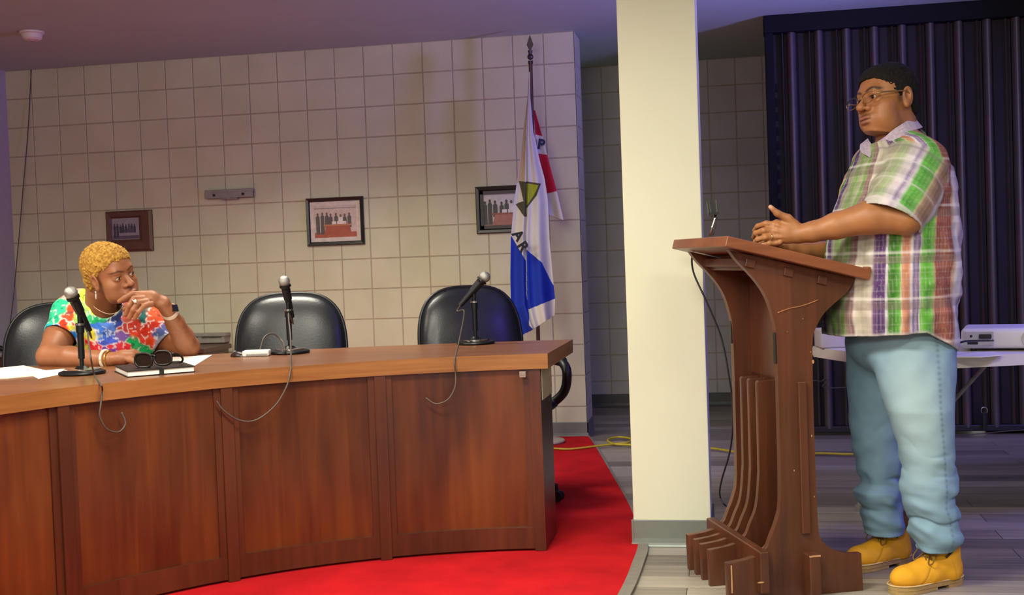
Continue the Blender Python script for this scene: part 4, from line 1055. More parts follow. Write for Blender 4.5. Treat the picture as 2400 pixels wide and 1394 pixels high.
def head(F, fr, woman=False):
    """skull, jaw and features; frame: X = subject's left, Y = forward, Z = up, nominal head 0.24 m high"""
    E_ = lambda c, r, k=.012, op='u', **kw: F.ell(c, r, k*fr.s, op, fr, **kw)
    C_ = lambda a, b, ra, rb, k=.01, op='u': F.cone(a, b, ra, rb, k*fr.s, op, fr)
    if woman: E_((0, -.018, .038), (.073, .093, .080), 0)
    else: E_((0, -.010, .038), (.073, .085, .080), 0)
    E_((0, .030, -.020), (.060, .062, .080), .03)
    E_((0, .030, .045), (.062, .060, .052), .02)
    if woman:
        E_((0, .040, -.080), (.048, .046, .034), .03); E_((0, .066, -.096), (.022, .020, .018), .02)
    else:
        E_((0, .036, -.080), (.054, .052, .036), .03); E_((0, .070, -.100), (.026, .022, .020), .02)
    ey_ = .006 if woman else -.008
    for s in (-1, 1):
        E_((s*.042, .052, -.028), (.026, .030, .026), .02)        # cheek
        E_((s*.038, .050, -.062), (.024, .034, .028), .02)
        E_((s*.033, .100, .004), (.017, .018, .012), .014, 's')   # socket
    C_((-.034, .078, .026), (.034, .078, .026), .013, .013, .018)  # brow
    E_((0, .076, -.062), (.033, .026, .030), .016)
    # nose
    C_((0, .084, .010), (0, .109, -.021), .0085, .0115, .010)
    nw = .0185 if not woman else .0165
    E_((0, .112, -.0260), (.0132, .0130, .0105), .006)
    for s in (-1, 1):
        E_((s*nw, .0960, -.0300), (.0088, .0115, .0088), .006)
        E_((s*.008, .1035, -.0385), (.0045, .0060, .0035), .003, 's')
    # lips
    for s in (-1, 1): E_((s*.010, .0985, -.0585), (.016, .0095, .0060), .005)
    E_((0, .0975, -.0710), (.021, .0105, .0080), .005)
    E_((0, .108, -.0645), (.026, .0075, .0012), .003, 's')
    E_((0, .100, -.0820), (.018, .008, .004), .008, 's')
    # eyeballs are their own parts; lids here
    for s in (-1, 1):
        E_((s*.032, .0775, .0030), (.0165, .0140, .0135), .006)
        F.ell((s*.032, .0905, .0026), (.0135, .0125, .0048 if not woman else .0040), .003*fr.s, 's', fr)
        # ear
        E_((s*.0775, ey_, -.004), (.0085, .0200, .0330), .006, rot=(s*.14, 'Y'))
        E_((s*.0905, ey_+.004, .002), (.0115, .0112, .0190), .002, 's')
        E_((s*.0780, ey_+.006, -.028), (.0075, .0100, .0110), .005)
def face_color(fr, base, lip, brow, woman=False):
    b0 = np.array(lin(base)); lipc = lin(lip); br = lin(brow)
    def f(V):
        c = np.tile(b0, (len(V), 1)); q = fr.loc(V)
        c *= (1+.07*nz3(V, 60, 2)+.05*nz3(V, 19, 3))[:, None]
        m = np.clip(1.5*gauss(q, (0, .102, -.0585), (.024, .014, .0062)), 0, 1)*.75+np.clip(1.5*gauss(q, (0, .102, -.071), (.021, .014, .0078)), 0, 1)*.75
        c = mixc(c, lipc, np.clip(m, 0, .9))
        c = mixc(c, np.array(lipc)*.25, np.clip(1.6*gauss(q, (0, .098, -.0645), (.023, .014, .0017)), 0, .9))
        for s in (-1, 1):
            for k in range(7):
                t = k/6; x = s*(.014+.036*t); z = .0245+.008*math.sin(t*2.6)-.002*t
                c = mixc(c, br, np.clip(.95*gauss(q, (x, .09-.01*t, z), (.006, .03, .0036 if not woman else .0026)), 0, .85))
            c = mixc(c, br, np.clip(1.3*gauss(q, (s*.008, .105, -.0388), (.004, .008, .003)), 0, .8))
            c = mixc(c, np.array(lin('#20120c')), np.clip(1.2*gauss(q, (s*.032, .090, .0082), (.015, .016, .0016)), 0, .8))
        return np.clip(c, 0, 1)
    return f
def eyes(fr, parent, look=(0, 0), org=(0, 0, 0)):
    for s in (-1, 1):
        c = fr.wld((s*.032, .0770, .0028)); bm = bmesh.new(); r = .0128*fr.s
        ball(bm, (0, 0, 0), r, 32)
        me = bpy.data.meshes.new('eye'); bm.to_mesh(me); bm.free()
        V = np.array([tuple(v.co) for v in me.vertices]); gz = fr.R.T@np.array([look[0], 1, look[1]]); gz /= np.linalg.norm(gz)
        dt = (V/r)@gz; col = np.tile(np.array(lin('#b5a596')), (len(V), 1)); col[dt > .82] = lin('#2a160d'); col[dt > .965] = lin('#050404')
        color_attr(me, col); me.transform(Matrix.Translation(Vector(tuple(c-np.array(org)))))
        linkmesh('eye', me, vmat('eye_gloss', .12, .6), parent, smooth=True)
def hairline(V, fr, f):  # helper for tests
    return f(fr.loc(V))

# ================================================================== THE STANDING MAN
def hv(x, y, z=0.0):
    """direction in view-aligned horizontal axes: x right, y away"""
    return RH*x+FH*y+UP*z
def nrm(v): v = np.array(v, float); return v/np.linalg.norm(v)
man = thing('person', 'standing man in green and purple plaid shirt, jeans and tan boots behind the lectern', 'person', tuple(camxz(1.40, 4.24))+(0,))
MO = np.array(man.location)
th = math.radians(69)
Fd = nrm(hv(-math.sin(th), -math.cos(th), .04)); Lv = nrm(hv(math.cos(th), -math.sin(th), 0)); Uv = np.cross(Lv, Fd); 
if Uv[2] < 0: Uv = -Uv
# small roll of the head
ro = math.radians(8); Lv, Uv = Lv*math.cos(ro)+Uv*math.sin(ro), Uv*math.cos(ro)-Lv*math.sin(ro)
HC = P(2084, 239, 4.25)
hf = Frame(HC, Lv, Fd, Uv, 1.13)
def bounds(qs, pad=.03):
    q = np.array(qs, float); lo_, hi_ = q.min(0), q.max(0)
    a = np.array([P(x, y, z) for x in (lo_[0], hi_[0]) for y in (lo_[1], hi_[1]) for z in (lo_[2], hi_[2])]); return a.min(0)-pad, a.max(0)+pad
lo, hi = bounds([(1762, 290, 3.94), (2240, 740, 4.56)], .015)
F = Field(lo, hi, .0042)
# neck, shoulders, chest under the shirt
F.cone(P(2094, 250, 4.26), P(2112, 338, 4.28), .066, .068, .02)
F.chain([P(2112, 358, 4.28), P(2105, 520, 4.27), P(2098, 700, 4.26)], [.09, .15, .165], .05)
F.cone(P(2112, 380, 4.13), P(2125, 370, 4.43), .075, .070, .06)
# near (left) arm
F.chain([P(2160, 385, 4.06), P(2142, 460, 4.03), P(2122, 512, 4.00)], [.068, .060, .054], .02)
F.chain([P(2122, 512, 4.00), P(2040, 509, 4.02), P(1960, 529, 4.05), P(1905, 543, 4.07), P(1872, 548, 4.085)], [.054, .056, .044, .034, .031], .015)
# far (right) arm
F.chain([P(2130, 385, 4.46), P(2100, 480, 4.50), P(2040, 575, 4.48)], [.066, .058, .050], .02)
F.chain([P(2040, 575, 4.48), P(1960, 590, 4.42), P(1880, 588, 4.36), P(1846, 582, 4.33)], [.048, .042, .032, .029], .015)
# left hand: palm faces the other hand, back of hand towards the camera
k = .008
F.chain([P(1872, 548, 4.085), P(1845, 545, 4.09), P(1815, 545, 4.10)], [.031, .036, .030], .012, flat=(FH, 1.45))
F.chain([P(1845, 535, 4.09), P(1822, 528, 4.10)], [.026, .022], .012, flat=(FH, 1.3))
F.chain([P(1862, 528, 4.085), P(1847, 512, 4.08), P(1822, 500, 4.075), P(1806, 485, 4.07)], [.020, .0145, .0115, .0085], .007)           # thumb
F.chain([P(1820, 527, 4.095), P(1796, 524, 4.10), P(1776, 530, 4.13), P(1768, 540, 4.16)], [.0125, .0108, .0095, .0080], .004)    # index
F.chain([P(1818, 541, 4.095), P(1790, 540, 4.09), P(1771, 546, 4.115), P(1766, 556, 4.145)], [.0125, .0110, .0095, .0080], .004)    # middle
F.chain([P(1820, 556, 4.095), P(1794, 556, 4.085), P(1775, 561, 4.105), P(1772, 569, 4.13)], [.0120, .0105, .0092, .0078], .004)   # ring
F.chain([P(1826, 569, 4.095), P(1803, 570, 4.09), P(1788, 572, 4.105), P(1784, 577, 4.12)], [.0110, .0092, .0082, .0070], .004)  # little
for kp in ((1822, 527), (1819, 541), (1821, 555), (1828, 568)): F.ell(P(kp[0], kp[1], 4.080), (.0085,)*3, .008)
for a_, b_ in (((1862, 540), (1826, 529)), ((1862, 546), (1824, 543)), ((1862, 553), (1826, 556))): F.cone(P(*a_, 4.068), P(*b_, 4.074), .0035, .0035, .006)
# right hand, lying behind on the slanted top
F.chain([P(1846, 582, 4.33), P(1822, 577, 4.31), P(1802, 571, 4.30)], [.028, .032, .027], .012, flat=(UP, 1.5))
for j, (py, Z) in enumerate(((560, 4.36), (564, 4.33), (568, 4.30), (572, 4.27))):
    F.chain([P(1806, 570-j, 4.34-.02*j), P(1784, py+2, Z), P(1770, py+2, Z-.01)], [.012, .0105, .0085], .004)
F.chain([P(1826, 575, 4.27), P(1808, 566, 4.23), P(1796, 562, 4.21)], [.014, .0125, .0095], .006)
# head at a finer grid
hl = bounds([(1998, 148, 4.1), (2150, 335, 4.40)], .015)
F2 = Field(hl[0], hl[1], .0024)
head(F2, hf)
F2.cone(P(2094, 250, 4.26), P(2112, 338, 4.28), .066, .068, .03)
F2.ell((0, .02, -.105), (.045, .05, .022), .02, 'u', hf)     # fuller under the chin
F.F2 = F2
def merged(Fa, Fb):
    """resample coarse field a into fine grid b, union, and cut a hole in a -> one continuous surface on the fine grid"""
def up(Fc, h):
    """trilinear upsample of the coarse field onto spacing h"""
    n = np.floor((np.array(Fc.n)-1)*Fc.h/h).astype(int)+1; o = Field(Fc.lo, Fc.lo+(n-1)*h, h); d = Fc.d
    for ax in range(3):
        t = np.arange(o.n[ax])*h/Fc.h; i = np.clip(np.floor(t).astype(int), 0, d.shape[ax]-2); f = np.clip(t-i, 0, 1).astype(np.float32)
        sh = [1, 1, 1]; sh[ax] = -1; f = f.reshape(sh); d = np.take(d, i, ax)*(1-f)+np.take(d, i+1, ax)*f
    o.d = d.astype(np.float32); return o
def build_body(Fc, Fh, m, parent, colf, org, cut):
    """head part comes from the fine field, the rest from the coarse one; they are sewn in one mesh object at the neck"""
    cut_o, cut_n = cut
    sl = Fc.d; ax = [Fc.lo[k]+Fc.h*np.arange(Fc.n[k]) for k in range(3)]
    Pn = np.stack(np.meshgrid(*ax, indexing='ij'), -1); dd = (Pn-cut_o)@cut_n
    box_in = np.ones(dd.shape, bool)
    for k in range(3): box_in &= (Pn[..., k] > Fh.lo[k]) & (Pn[..., k] < Fh.lo[k]+Fh.h*(Fh.n[k]-1))
    Fc.d = np.where(box_in, np.maximum(Fc.d, dd), Fc.d).astype(np.float32)
    ax = [Fh.lo[k]+Fh.h*np.arange(Fh.n[k]) for k in range(3)]
    Pn = np.stack(np.meshgrid(*ax, indexing='ij'), -1); dd = (Pn-cut_o)@cut_n
    Fh.d = np.maximum(Fh.d, -(dd+.012)).astype(np.float32)
    V1, Q1 = Fc.mesh(1); V2, Q2 = Fh.mesh(1); V = np.vstack([V1, V2]); Q = np.vstack([Q1, Q2+len(V1)])
    me = bpy.data.meshes.new('body'); V_ = V-org
    me.vertices.add(len(V_)); me.vertices.foreach_set('co', V_.astype(np.float32).ravel())
    me.loops.add(len(Q)*4); me.loops.foreach_set('vertex_index', Q.ravel().astype(np.int32))
    me.polygons.add(len(Q)); me.polygons.foreach_set('loop_start', np.arange(len(Q), dtype=np.int32)*4); me.polygons.foreach_set('loop_total', np.full(len(Q), 4, np.int32))
    me.update(calc_edges=True); me.validate(); color_attr(me, colf(V))
    return linkmesh('body', me, m, parent, smooth=True)
fc = face_color(hf, '#a0693f', '#94604f', '#1a0f0b')
def man_col(V):
    c = fc(V); q = hf.loc(V)
    # dark moustache hair
    c = mixc(c, np.array(lin('#3a2218')), np.clip(.8*gauss(q, (0, .10, -.0485), (.027, .03, .0048)), 0, .7))
    for s in (-1, 1): c = mixc(c, np.array(lin('#241611')), np.clip(.8*gauss(q, (s*.066, .012, -.004), (.02, .010, .020)), 0, .7))
    tp = P(1805, 485, 4.07); d = np.exp(-(((V-tp)/.010)**2).sum(1)); c = mixc(c, np.array(lin('#d9a68c')), np.clip(d, 0, .8))
    return c
body = build_body(F, F2, M_skin, man, man_col, MO, (P(2110, 318, 4.27), nrm(UP*.9+Lv*0-Fd*.15)))
eyes(hf, body, look=(.15, -.02), org=MO)
# hair
Fh = Field(hl[0], hl[1]+np.array([0, 0, .02]), .0028)
Fh.ell((0, -.012, .040), (.0785, .0900, .0875), 0, 'u', hf)
Fh.ell((0, .030, .062), (.066, .064, .052), .015, 'u', hf)
Fh.ell((0, -.042, -.010), (.066, .052, .062), .015, 'u', hf)
def cutf(p):  # man
    q = hf.loc(p); x, y, z = q[..., 0], q[..., 1], q[..., 2]
    # hairline surface: keep where above line depending on y
    front = .072-.10*smst(y, .02, .10)*0+.0*x
    ax_ = np.abs(x)
    line = np.interp(y.ravel(), [-.12, -.08, -.045, -.02, .000, .010, .020, .048, .056, .066, .12], [-.062, -.058, -.040, .000, -.006, -.014, .004, .016, .042, .060, .070]).reshape(y.shape)
    line = line-.008*smst(ax_, .030, .065)*smst(y, .055, .07)
    return (line-z)*hf.s
sl, p = Fh.pts(); Fh.comb(sl, cutf(p)+.0012*nz3(p, 90, 4), 0, 'i')
Fh.displace(lambda p: .0024*nz3(p, 190, 5)+.0012*nz3(p, 380, 6))
def hcol(V): return np.tile(np.array(lin('#17120f')), (len(V), 1))*(1+.5*nz3(V, 160, 3))[:, None]
field_obj('hair', Fh, M_hairm, man, hcol, 0, MO)
# glasses
gl = bpy.data.objects.new('glasses', None); COL.objects.link(gl); gl.parent = man
M_gold = mat('gold_wire', '#c09a6a', .25, metal=.9); M_dkf = mat('dark_rim', '#2a211d', .3); M_gls = bpy.data.materials.new('clear_lens'); M_gls.use_nodes = True
b = M_gls.node_tree.nodes['Principled BSDF']; b.inputs['Transmission Weight'].default_value = 1; b.inputs['Roughness'].default_value = .02; b.inputs['IOR'].default_value = 1.05; b.inputs['Base Color'].default_value = (.95, .95, .95, 1)
def hw(x, y, z): return Vector(tuple(hf.wld((x, y, z))-MO))
for s in (-1, 1):
    ol = [hw(s*(.040)+.028*math.cos(a_), .113-.10*abs(s*.040+.028*math.cos(a_))**1.3, -.003+.0165*math.copysign(abs(math.sin(a_))**.6, math.sin(a_))) for a_ in [2*PI*j/28 for j in range(29)]]
    bm = bmesh.new(); tube(bm, ol, .0011, 6, caps=False); rim = obj('rim', bm, M_gold, gl)
    bm = bmesh.new(); tube(bm, ol[1:14], .0024, 6); obj('brow_bar', bm, M_dkf if s < 0 else M_gold, gl)
    bm = bmesh.new(); f = bm.faces.new([bm.verts.new(v) for v in ol[:-1]]); r = bmesh.ops.extrude_face_region(bm, geom=[f]); bmesh.ops.translate(bm, vec=Vector(tuple(Fd))*.0012, verts=[v for v in r['geom'] if isinstance(v, bmesh.types.BMVert)]); obj('lens', bm, M_gls, gl)
    bm = bmesh.new(); tube(bm, spline([hw(s*.068, .100, .004), hw(s*.075, .085, .006), hw(s*.079, .04, .010), hw(s*.082, .0, .012), hw(s*.080, -.02, -.002)], 5), .0030, 6); obj('temple', bm, M_gold, gl)
bm = bmesh.new(); tube(bm, spline([hw(-.0125, .113, .002), hw(0, .117, .006), hw(.0125, .113, .002)], 5), .0012, 6); obj('bridge', bm, M_gold, gl)
# ring on the left hand
bm = bmesh.new(); c = Vector(tuple(P(1806, 556, 4.088)-MO)); d_ = Vector(tuple(nrm(P(1794, 556, 4.085)-P(1820, 556, 4.095)))); u1 = Vector(tuple(FH)); u2 = d_.cross(u1).normalized(); u1 = u2.cross(d_)
tube(bm, [c+(u1*math.cos(a_)+u2*math.sin(a_))*.0122 for a_ in [2*PI*j/24 for j in range(25)]], .0022, 8, caps=False); obj('ring', bm, M_gold, man)

# shirt -------------------------------------------------------------
rows = np.array([  # py, front px, back px, depth centre, half depth
    (322, 2038, 2150, 4.280, .085), (340, 2030, 2172, 4.280, .14), (358, 2022, 2196, 4.28, .195), (400, 2001, 2220, 4.275, .235), (450, 1981, 2234, 4.27, .240), (490, 1965, 2240, 4.27, .238),
    (540, 1955, 2240, 4.268, .240), (600, 1948, 2242, 4.265, .245), (700, 1944, 2243, 4.262, .25), (780, 1946, 2241, 4.262, .25), (850, 1952, 2236, 4.262, .245)])
zr = np.array([P(2100, r[0], 4.27)[2] for r in rows])[::-1]
cen = []; hx = []
for r in rows:
    a_ = P(r[1], r[0], 4.24); b_ = P(r[2], r[0], 4.24); cen.append((((a_+b_)/2-CAMP)@RH, r[3])); hx.append(abs((b_-a_)@RH)/2)
cen = np.array(cen)[::-1]; hx = np.array(hx)[::-1]; hd = rows[::-1, 4]
def torso_uv(p):
    z = p[..., 2]; sx = (p-CAMP)@RH; sy = (p-CAMP)@FH
    cx = np.interp(z, zr, cen[:, 0]); cy = np.interp(z, zr, cen[:, 1]); a = np.interp(z, zr, hx); b = np.interp(z, zr, hd)
    return (sx-cx)/a, (sy-cy)/b, a, b
def folds(p, z):
    x = (p-CAMP)@RH; y = (p-CAMP)@FH
    r = .0075*nz3(p*np.array([1, 1, .45]), 13, 1)+.0050*nz3(p, 28, 2)
    # diagonal drag folds on the back half
    s_ = (x-1.40)*.9+(z-1.15)*.55; r = r+.0060*np.sin(s_*52+2.2*nz3(p, 5, 3))*smst(x, 1.36, 1.52)*smst(1.45-z, 0, .25)
    r = r+.004*np.sin(x*70+3*nz3(p, 4, 4))*smst(1.10-z, 0, .2)
    return r
def torso_base(p):
    u, v, a, b = torso_uv(p); r = (np.abs(u)**2.3+np.abs(v)**2.3)**(1/2.3)
    return (r-1)*np.minimum(a, b)*.95
sb = bounds([(1935, 318, 3.95), (2265, 850, 4.62)], .01)
FS = Field(sb[0], sb[1], .0042); sl, p = FS.pts()
tor = torso_base(p); m_ = np.abs(tor) < .035; tor[m_] += folds(p[m_], p[m_][:, 2])
ztop = P(2100, 326, 4.27)[2]; tor = np.maximum(tor, p[..., 2]-(ztop-.02))
FS.d[sl] = tor
# shoulder caps and sleeves
shN = P(2148, 380, 4.09); shF = P(2125, 368, 4.46)
FS.cone(P(2118, 350, 4.22), shN, .078, .092, .05); FS.cone(P(2118, 345, 4.33), shF, .085, .095, .05)
hemc = P(2086, 512, 4.015); slv = nrm(hemc-P(2160, 385, 4.07))
FS.chain([P(2150, 392, 4.08), P(2124, 450, 4.04), hemc+slv*.03], [.094, .100, .108], .035, flat=(FH, 1.12))
hemf = P(2060, 545, 4.50); slf = nrm(hemf-P(2128, 385, 4.46))
FS.chain([P(2128, 385, 4.46), hemf+slf*.03], [.098, .098], .035)
FS.displace(lambda q: .0030*nz3(q, 26, 9)+.0040*np.sin(((q-hemc)@slv)*95+2*nz3(q, 9, 8))*np.exp(-(((q-P(2120, 440, 3.96))**2).sum(-1))/.02))
# open cuffs, hem and neck
wall = .0075
outer = FS.d.copy()
hn = nrm(slv+RH*.10-UP*.12)
def cutregion(o, ax_, rad, n):
    r_ = p-o; al = r_@ax_; pe2 = (r_**2).sum(-1)-al**2
    return (al > -.16) & (pe2 < rad**2), r_@n
nr_, pn = cutregion(hemc, slv, .155, hn); near = nr_ & (((p-CAMP)@FH) < 4.16)
fr_, pf = cutregion(hemf, slf, .15, slf); far = fr_ & (((p-CAMP)@FH) > 4.40)
sh_ = np.maximum(outer, np.maximum(np.where(near, pn, -1), np.where(far, pf, -1)))
shell = np.maximum(sh_, -(outer+wall))
shell = np.minimum(shell, np.maximum(np.maximum(tor, outer), -(tor+wall)))
# hem at the bottom: lower at the back
xx = (p-CAMP)@RH; zz = p[..., 2]
HX = [(1945-1200)/FPX*4.24, (2140-1200)/FPX*4.15, (2180-1200)/FPX*4.18, (2240-1200)/FPX*4.24]
HZ = [P(1945, 786, 4.24)[2], P(2140, 779, 4.08)[2], P(2180, 799, 4.12)[2], P(2240, 831, 4.2)[2]]
hz = np.interp(xx.ravel(), HX, HZ).reshape(xx.shape)
FS.d[sl] = np.maximum(shell, hz-zz)
# neck opening
FS.cone(P(2094, 250, 4.26), P(2118, 352, 4.28), .082, .080, 0, 's')
# placket opening seam
STN = [(0, '#a8a48e'), (.025, '#86b05c'), (.05, '#b0ab94'), (.065, '#78a850'), (.09, '#9a8078'), (.115, '#8a6a6c'), (.124, '#d6ccbe'), (.16, '#b9b29c'), (.215, '#cfc4ba'), (.225, '#7a5a86'), (.255, '#54386c'), (.295, '#6a4a80'), (.301, '#dcd4e0'), (.309, '#dcd4e0'),
    (.315, '#5a8a3e'), (.35, '#3f7a2c'), (.398, '#67b043'), (.404, '#ded0c0'), (.412, '#d29672'), (.45, '#c98468'), (.468, '#dba58a'), (.474, '#e8dfe4'), (.486, '#e0d6e0'), (.494, '#8c76a2'), (.52, '#a796b4'), (.536, '#6f5688'), (.545, '#d2ccd4'),
    (.552, '#79bd50'), (.60, '#55a23a'), (.645, '#84c45c'), (.655, '#c4a07c'), (.67, '#9a5a4e'), (.73, '#a8685a'), (.79, '#8f4e48'), (.81, '#c4a090'), (.83, '#e6e0e2'), (.88, '#ded4dc'), (.93, '#a796b4'), (1.0, '#e6e0e2')]
st_t = np.array([a for a, _ in STN]); st_c = np.array([lin(c) for _, c in STN])
def stripe(t): return np.stack([np.interp(t, st_t, st_c[:, k]) for k in range(3)], -1)
HRZ = np.array([0, .10, .12, .24, .26, .45, .47, .52, .54, .80, .82, 1.0]); HRV = np.array([1.0, 1.0, 1.25, 1.25, .86, .86, 1.3, 1.3, .95, .95, 1.12, 1.0])
def shirt_col(V):
    u, v, a, b_ = torso_uv(V); ang = np.arctan2(np.abs(v), -u)/PI          # 0 front .. 1 back
    ang = np.where(v > 0, (ang*1.13+.31) % 1.0, ang)
    z = V[:, 2]; wv = .006*nz3(V, 12, 2)
    # width across as seen on the side: t in 0..1 front->back by projection
    t = np.clip((1-np.cos(ang*PI))/2, 0, 1)
    c = stripe(np.clip(t+wv, 0, 1)); fz = ((z+.4*wv)/.155) % 1.0; g = np.interp(fz, HRZ, HRV)
    wl = np.interp(fz, [0, .46, .48, .51, .53, 1], [0, 0, .55, .55, 0, 0]); tan = np.interp(fz, [0, .24, .27, .40, .44, 1], [0, 0, .32, .32, 0, 0])
    thin = (np.sin(t*260) > .86)*.18+(np.sin(z*330) > .88)*.14
    c = c*g[:, None]; c = mixc(c, np.array(lin('#e8e2df')), np.clip(wl+thin, 0, .7)); c = mixc(c, np.array(lin('#a08a84')), tan)
    # near sleeve: stripes run down the sleeve
    rel_ = V-hemc; along = rel_@slv; perp = rel_-along[:, None]*slv; acr = perp@nrm(np.cross(FH, slv)); sidev = perp@FH
    tb_ = torso_base(V); onS = ((V-CAMP)@FH < 4.19) & (np.sqrt((perp**2).sum(1)) < .16) & (along > -.26) & (along < .035) & (tb_ > .004)
    dist = smst(tb_, .004, .016)*smst(along, -.27, -.24)
    s1 = [(-.115, '#b5ad9e'), (-.085, '#a3b587'), (-.070, '#cfc6c8'), (-.055, '#d6ccd6'), (-.045, '#9c86b0'), (-.032, '#d8d0da'), (-.022, '#6db654'), (.0, '#5fae48'), (.03, '#86c668'), (.036, '#d9c6a4'), (.045, '#b89a84'), (.075, '#a58474'), (.095, '#c0a494'), (.10, '#e6dfe0'), (.125, '#cbbfc4')]
    tt = np.array([a for a, _ in s1]); cc = np.array([lin(k) for _, k in s1])
    sgn = -1 if nrm(np.cross(FH, slv))@RH < 0 else 1
    ac = acr*sgn+wv*.5
    cs_ = np.stack([np.interp(ac, tt, cc[:, k]) for k in range(3)], -1); fa = (along/.085) % 1.0
    cs_ = mixc(cs_*np.interp(fa, [0, .3, .35, .6, .65, 1], [1, 1, .86, .86, 1.12, 1.12])[:, None], np.array(lin('#e8e2e0')), np.interp(fa, [0, .8, .84, .88, .92, 1], [0, 0, .5, .5, 0, 0])+(np.sin(ac*420) > .86)*.18)
    w_ = np.where(onS, dist, 0); c = c*(1-w_[:, None])+cs_*w_[:, None]
    # seams: pale piping along the back edge and round the cuff
    c = mixc(c, np.array(lin('#ded4da')), np.where(onS & (along > -.018), .55, 0))
    sm = np.exp(-((along+.235)/.006)**2)*onS; c = mixc(c, np.array(lin('#8a7f80')), np.clip(sm*.6, 0, 1))
    hz_ = np.interp((V-CAMP)@RH, HX, HZ)
    c = mixc(c, np.array(lin('#e2d8d6')), np.exp(-((z-hz_-.004)/.006)**2)*.6)
    return np.clip(c*.80*(1+.10*nz3(V, 55, 6))[:, None], 0, 1)
shirt = field_obj('shirt', FS, M_print, man, shirt_col, 1, MO)
# collar: two folded wings around the neck
M_col = mat('collar_cotton', '#b9a9bb', .85, var=.22, scale=110, stretch=(1, 1, .3))
def quadsheet(name, A, Bp, th_, m, parent, colf=None):
    """thick strip between polylines A and B"""
    A = [Vector(tuple(p)) for p in spline(A, 5)]; B2 = [Vector(tuple(p)) for p in spline(Bp, 5)]
    bm = bmesh.new(); NV = 6; g = []
    for a_, b_ in zip(A, B2): g.append([bm.verts.new(a_.lerp(b_, j/NV)) for j in range(NV+1)])
    for i in range(len(g)-1):
        for j in range(NV): bm.faces.new((g[i][j], g[i+1][j], g[i+1][j+1], g[i][j+1]))
    bm.normal_update(); r = bmesh.ops.solidify(bm, geom=list(bm.faces), thickness=th_)
    return obj(name, bm, m, parent, smooth=50)
def PM(px, py, Z): return P(px, py, Z)-MO
wing = quadsheet('collar', [PM(2066, 334, 4.17), PM(2090, 310, 4.165), PM(2118, 290, 4.19), PM(2140, 276, 4.26), PM(2130, 280, 4.34)],
    [PM(2080, 356, 4.12), PM(2100, 336, 4.11), PM(2130, 312, 4.14), PM(2160, 300, 4.25), PM(2140, 302, 4.40)], .005, M_col, shirt)
quadsheet('collar', [PM(2050, 345, 4.20), PM(2040, 334, 4.24), PM(2034, 324, 4.30)], [PM(2040, 366, 4.15), PM(2017, 352, 4.19), PM(2016, 338, 4.27)], .005, M_col, shirt)
quadsheet('collar_band', [PM(2055, 335, 4.19), PM(2085, 314, 4.18), PM(2114, 294, 4.205), PM(2136, 281, 4.27)], [PM(2058, 350, 4.18), PM(2088, 330, 4.17), PM(2120, 306, 4.195), PM(2142, 294, 4.265)], .004, mat('collar_inner', '#a98cae', .85, var=.15, scale=80), shirt)
for (px, py, Z) in ((2057, 396, 4.10), (2098, 316, 4.165)):
    bm = bmesh.new(); c = Vector(tuple(PM(px, py, Z))); cyl(bm, c, c-Vector(tuple(FH))*.004, .006 if py > 350 else .003, seg=14); obj('button', bm, M_blk, shirt)

# jeans ---------------------------------------------------------------
def leg_rows(rw):
    """py, left px, right px, Z centre, half depth"""
    out = []
    for r in rw:
        a_ = P(r[1], r[0], r[3]); b_ = P(r[2], r[0], r[3]); out.append((a_[2]*.5+b_[2]*.5, ((a_+b_)/2-CAMP)@RH, abs((b_-a_)@RH)/2, r[3], r[4]))
    return np.array(out[::-1])
nearR = leg_rows([(740, 2030, 2225, 4.22, .13), (800, 2036, 2240, 4.19, .135), (860, 2052, 2241, 4.15, .125), (960, 2083, 2238, 4.105, .112), (1040, 2110, 2239, 4.10, .10), (1085, 2120, 2240, 4.10, .095), (1110, 2119, 2245, 4.10, .097), (1150, 2114, 2250, 4.10, .10), (1185, 2128, 2243, 4.10, .092), (1215, 2134, 2256, 4.11, .10), (1250, 2142, 2259, 4.11, .098), (1272, 2148, 2256, 4.11, .09), (1292, 2156, 2246, 4.11, .085)])
farR = leg_rows([(740, 1990, 2180, 4.36, .14), (800, 1985, 2160, 4.37, .13), (900, 1990, 2130, 4.39, .115), (1000, 1996, 2126, 4.40, .10), (1060, 2004, 2124, 4.40, .095), (1110, 2018, 2120, 4.40, .092), (1132, 2026, 2118, 4.40, .09), (1152, 2008, 2118, 4.40, .098), (1172, 2010, 2116, 4.40, .095), (1190, 2027, 2120, 4.40, .09), (1235, 2030, 2124, 4.40, .088), (1254, 2034, 2124, 4.40, .085)])
def leg_sdf(R):
    def f(p):
        z = p[..., 2]; x = (p-CAMP)@RH; y = (p-CAMP)@FH
        cx = np.interp(z, R[:, 0], R[:, 1]); a = np.interp(z, R[:, 0], R[:, 2]); cy = np.interp(z, R[:, 0], R[:, 3]); b_ = np.interp(z, R[:, 0], R[:, 4])
        r = np.sqrt(((x-cx)/a)**2+((y-cy)/b_)**2); d = (r-1)*np.minimum(a, b_)
        m = np.abs(d) < .035; pm, zm, xm = p[m], z[m], (x-cx)[m]; am = a[m]
        lowf = smst(.62-zm, 0, .35); ph = zm*62+xm*16*np.sin(zm*9)+3.0*nz3(pm, 7, 5)
        d[m] += lowf*(.0040*np.sin(ph)+.0105*np.clip(.35+nz3(pm, 9, 13)*1.3, 0, 1)*np.exp(-(np.sin(ph*.5+1.8*nz3(pm, 11, 11))/.26)**2)+.0035*np.sin(zm*150+xm*60+3*nz3(pm, 10, 14))*np.clip(nz3(pm, 8, 15), 0, 1))+.0035*nz3(pm, 24, 6)*(.6+lowf)+.0038*smst(zm, .55, .75)*np.sin((zm*34-xm*46)+2.5*nz3(pm, 5, 7))*np.clip(.3+nz3(pm, 7, 16), 0, 1)
        return np.maximum(np.maximum(d, R[0, 0]-z-.02*(x-cx)/a*0), z-R[-1, 0])
    return f
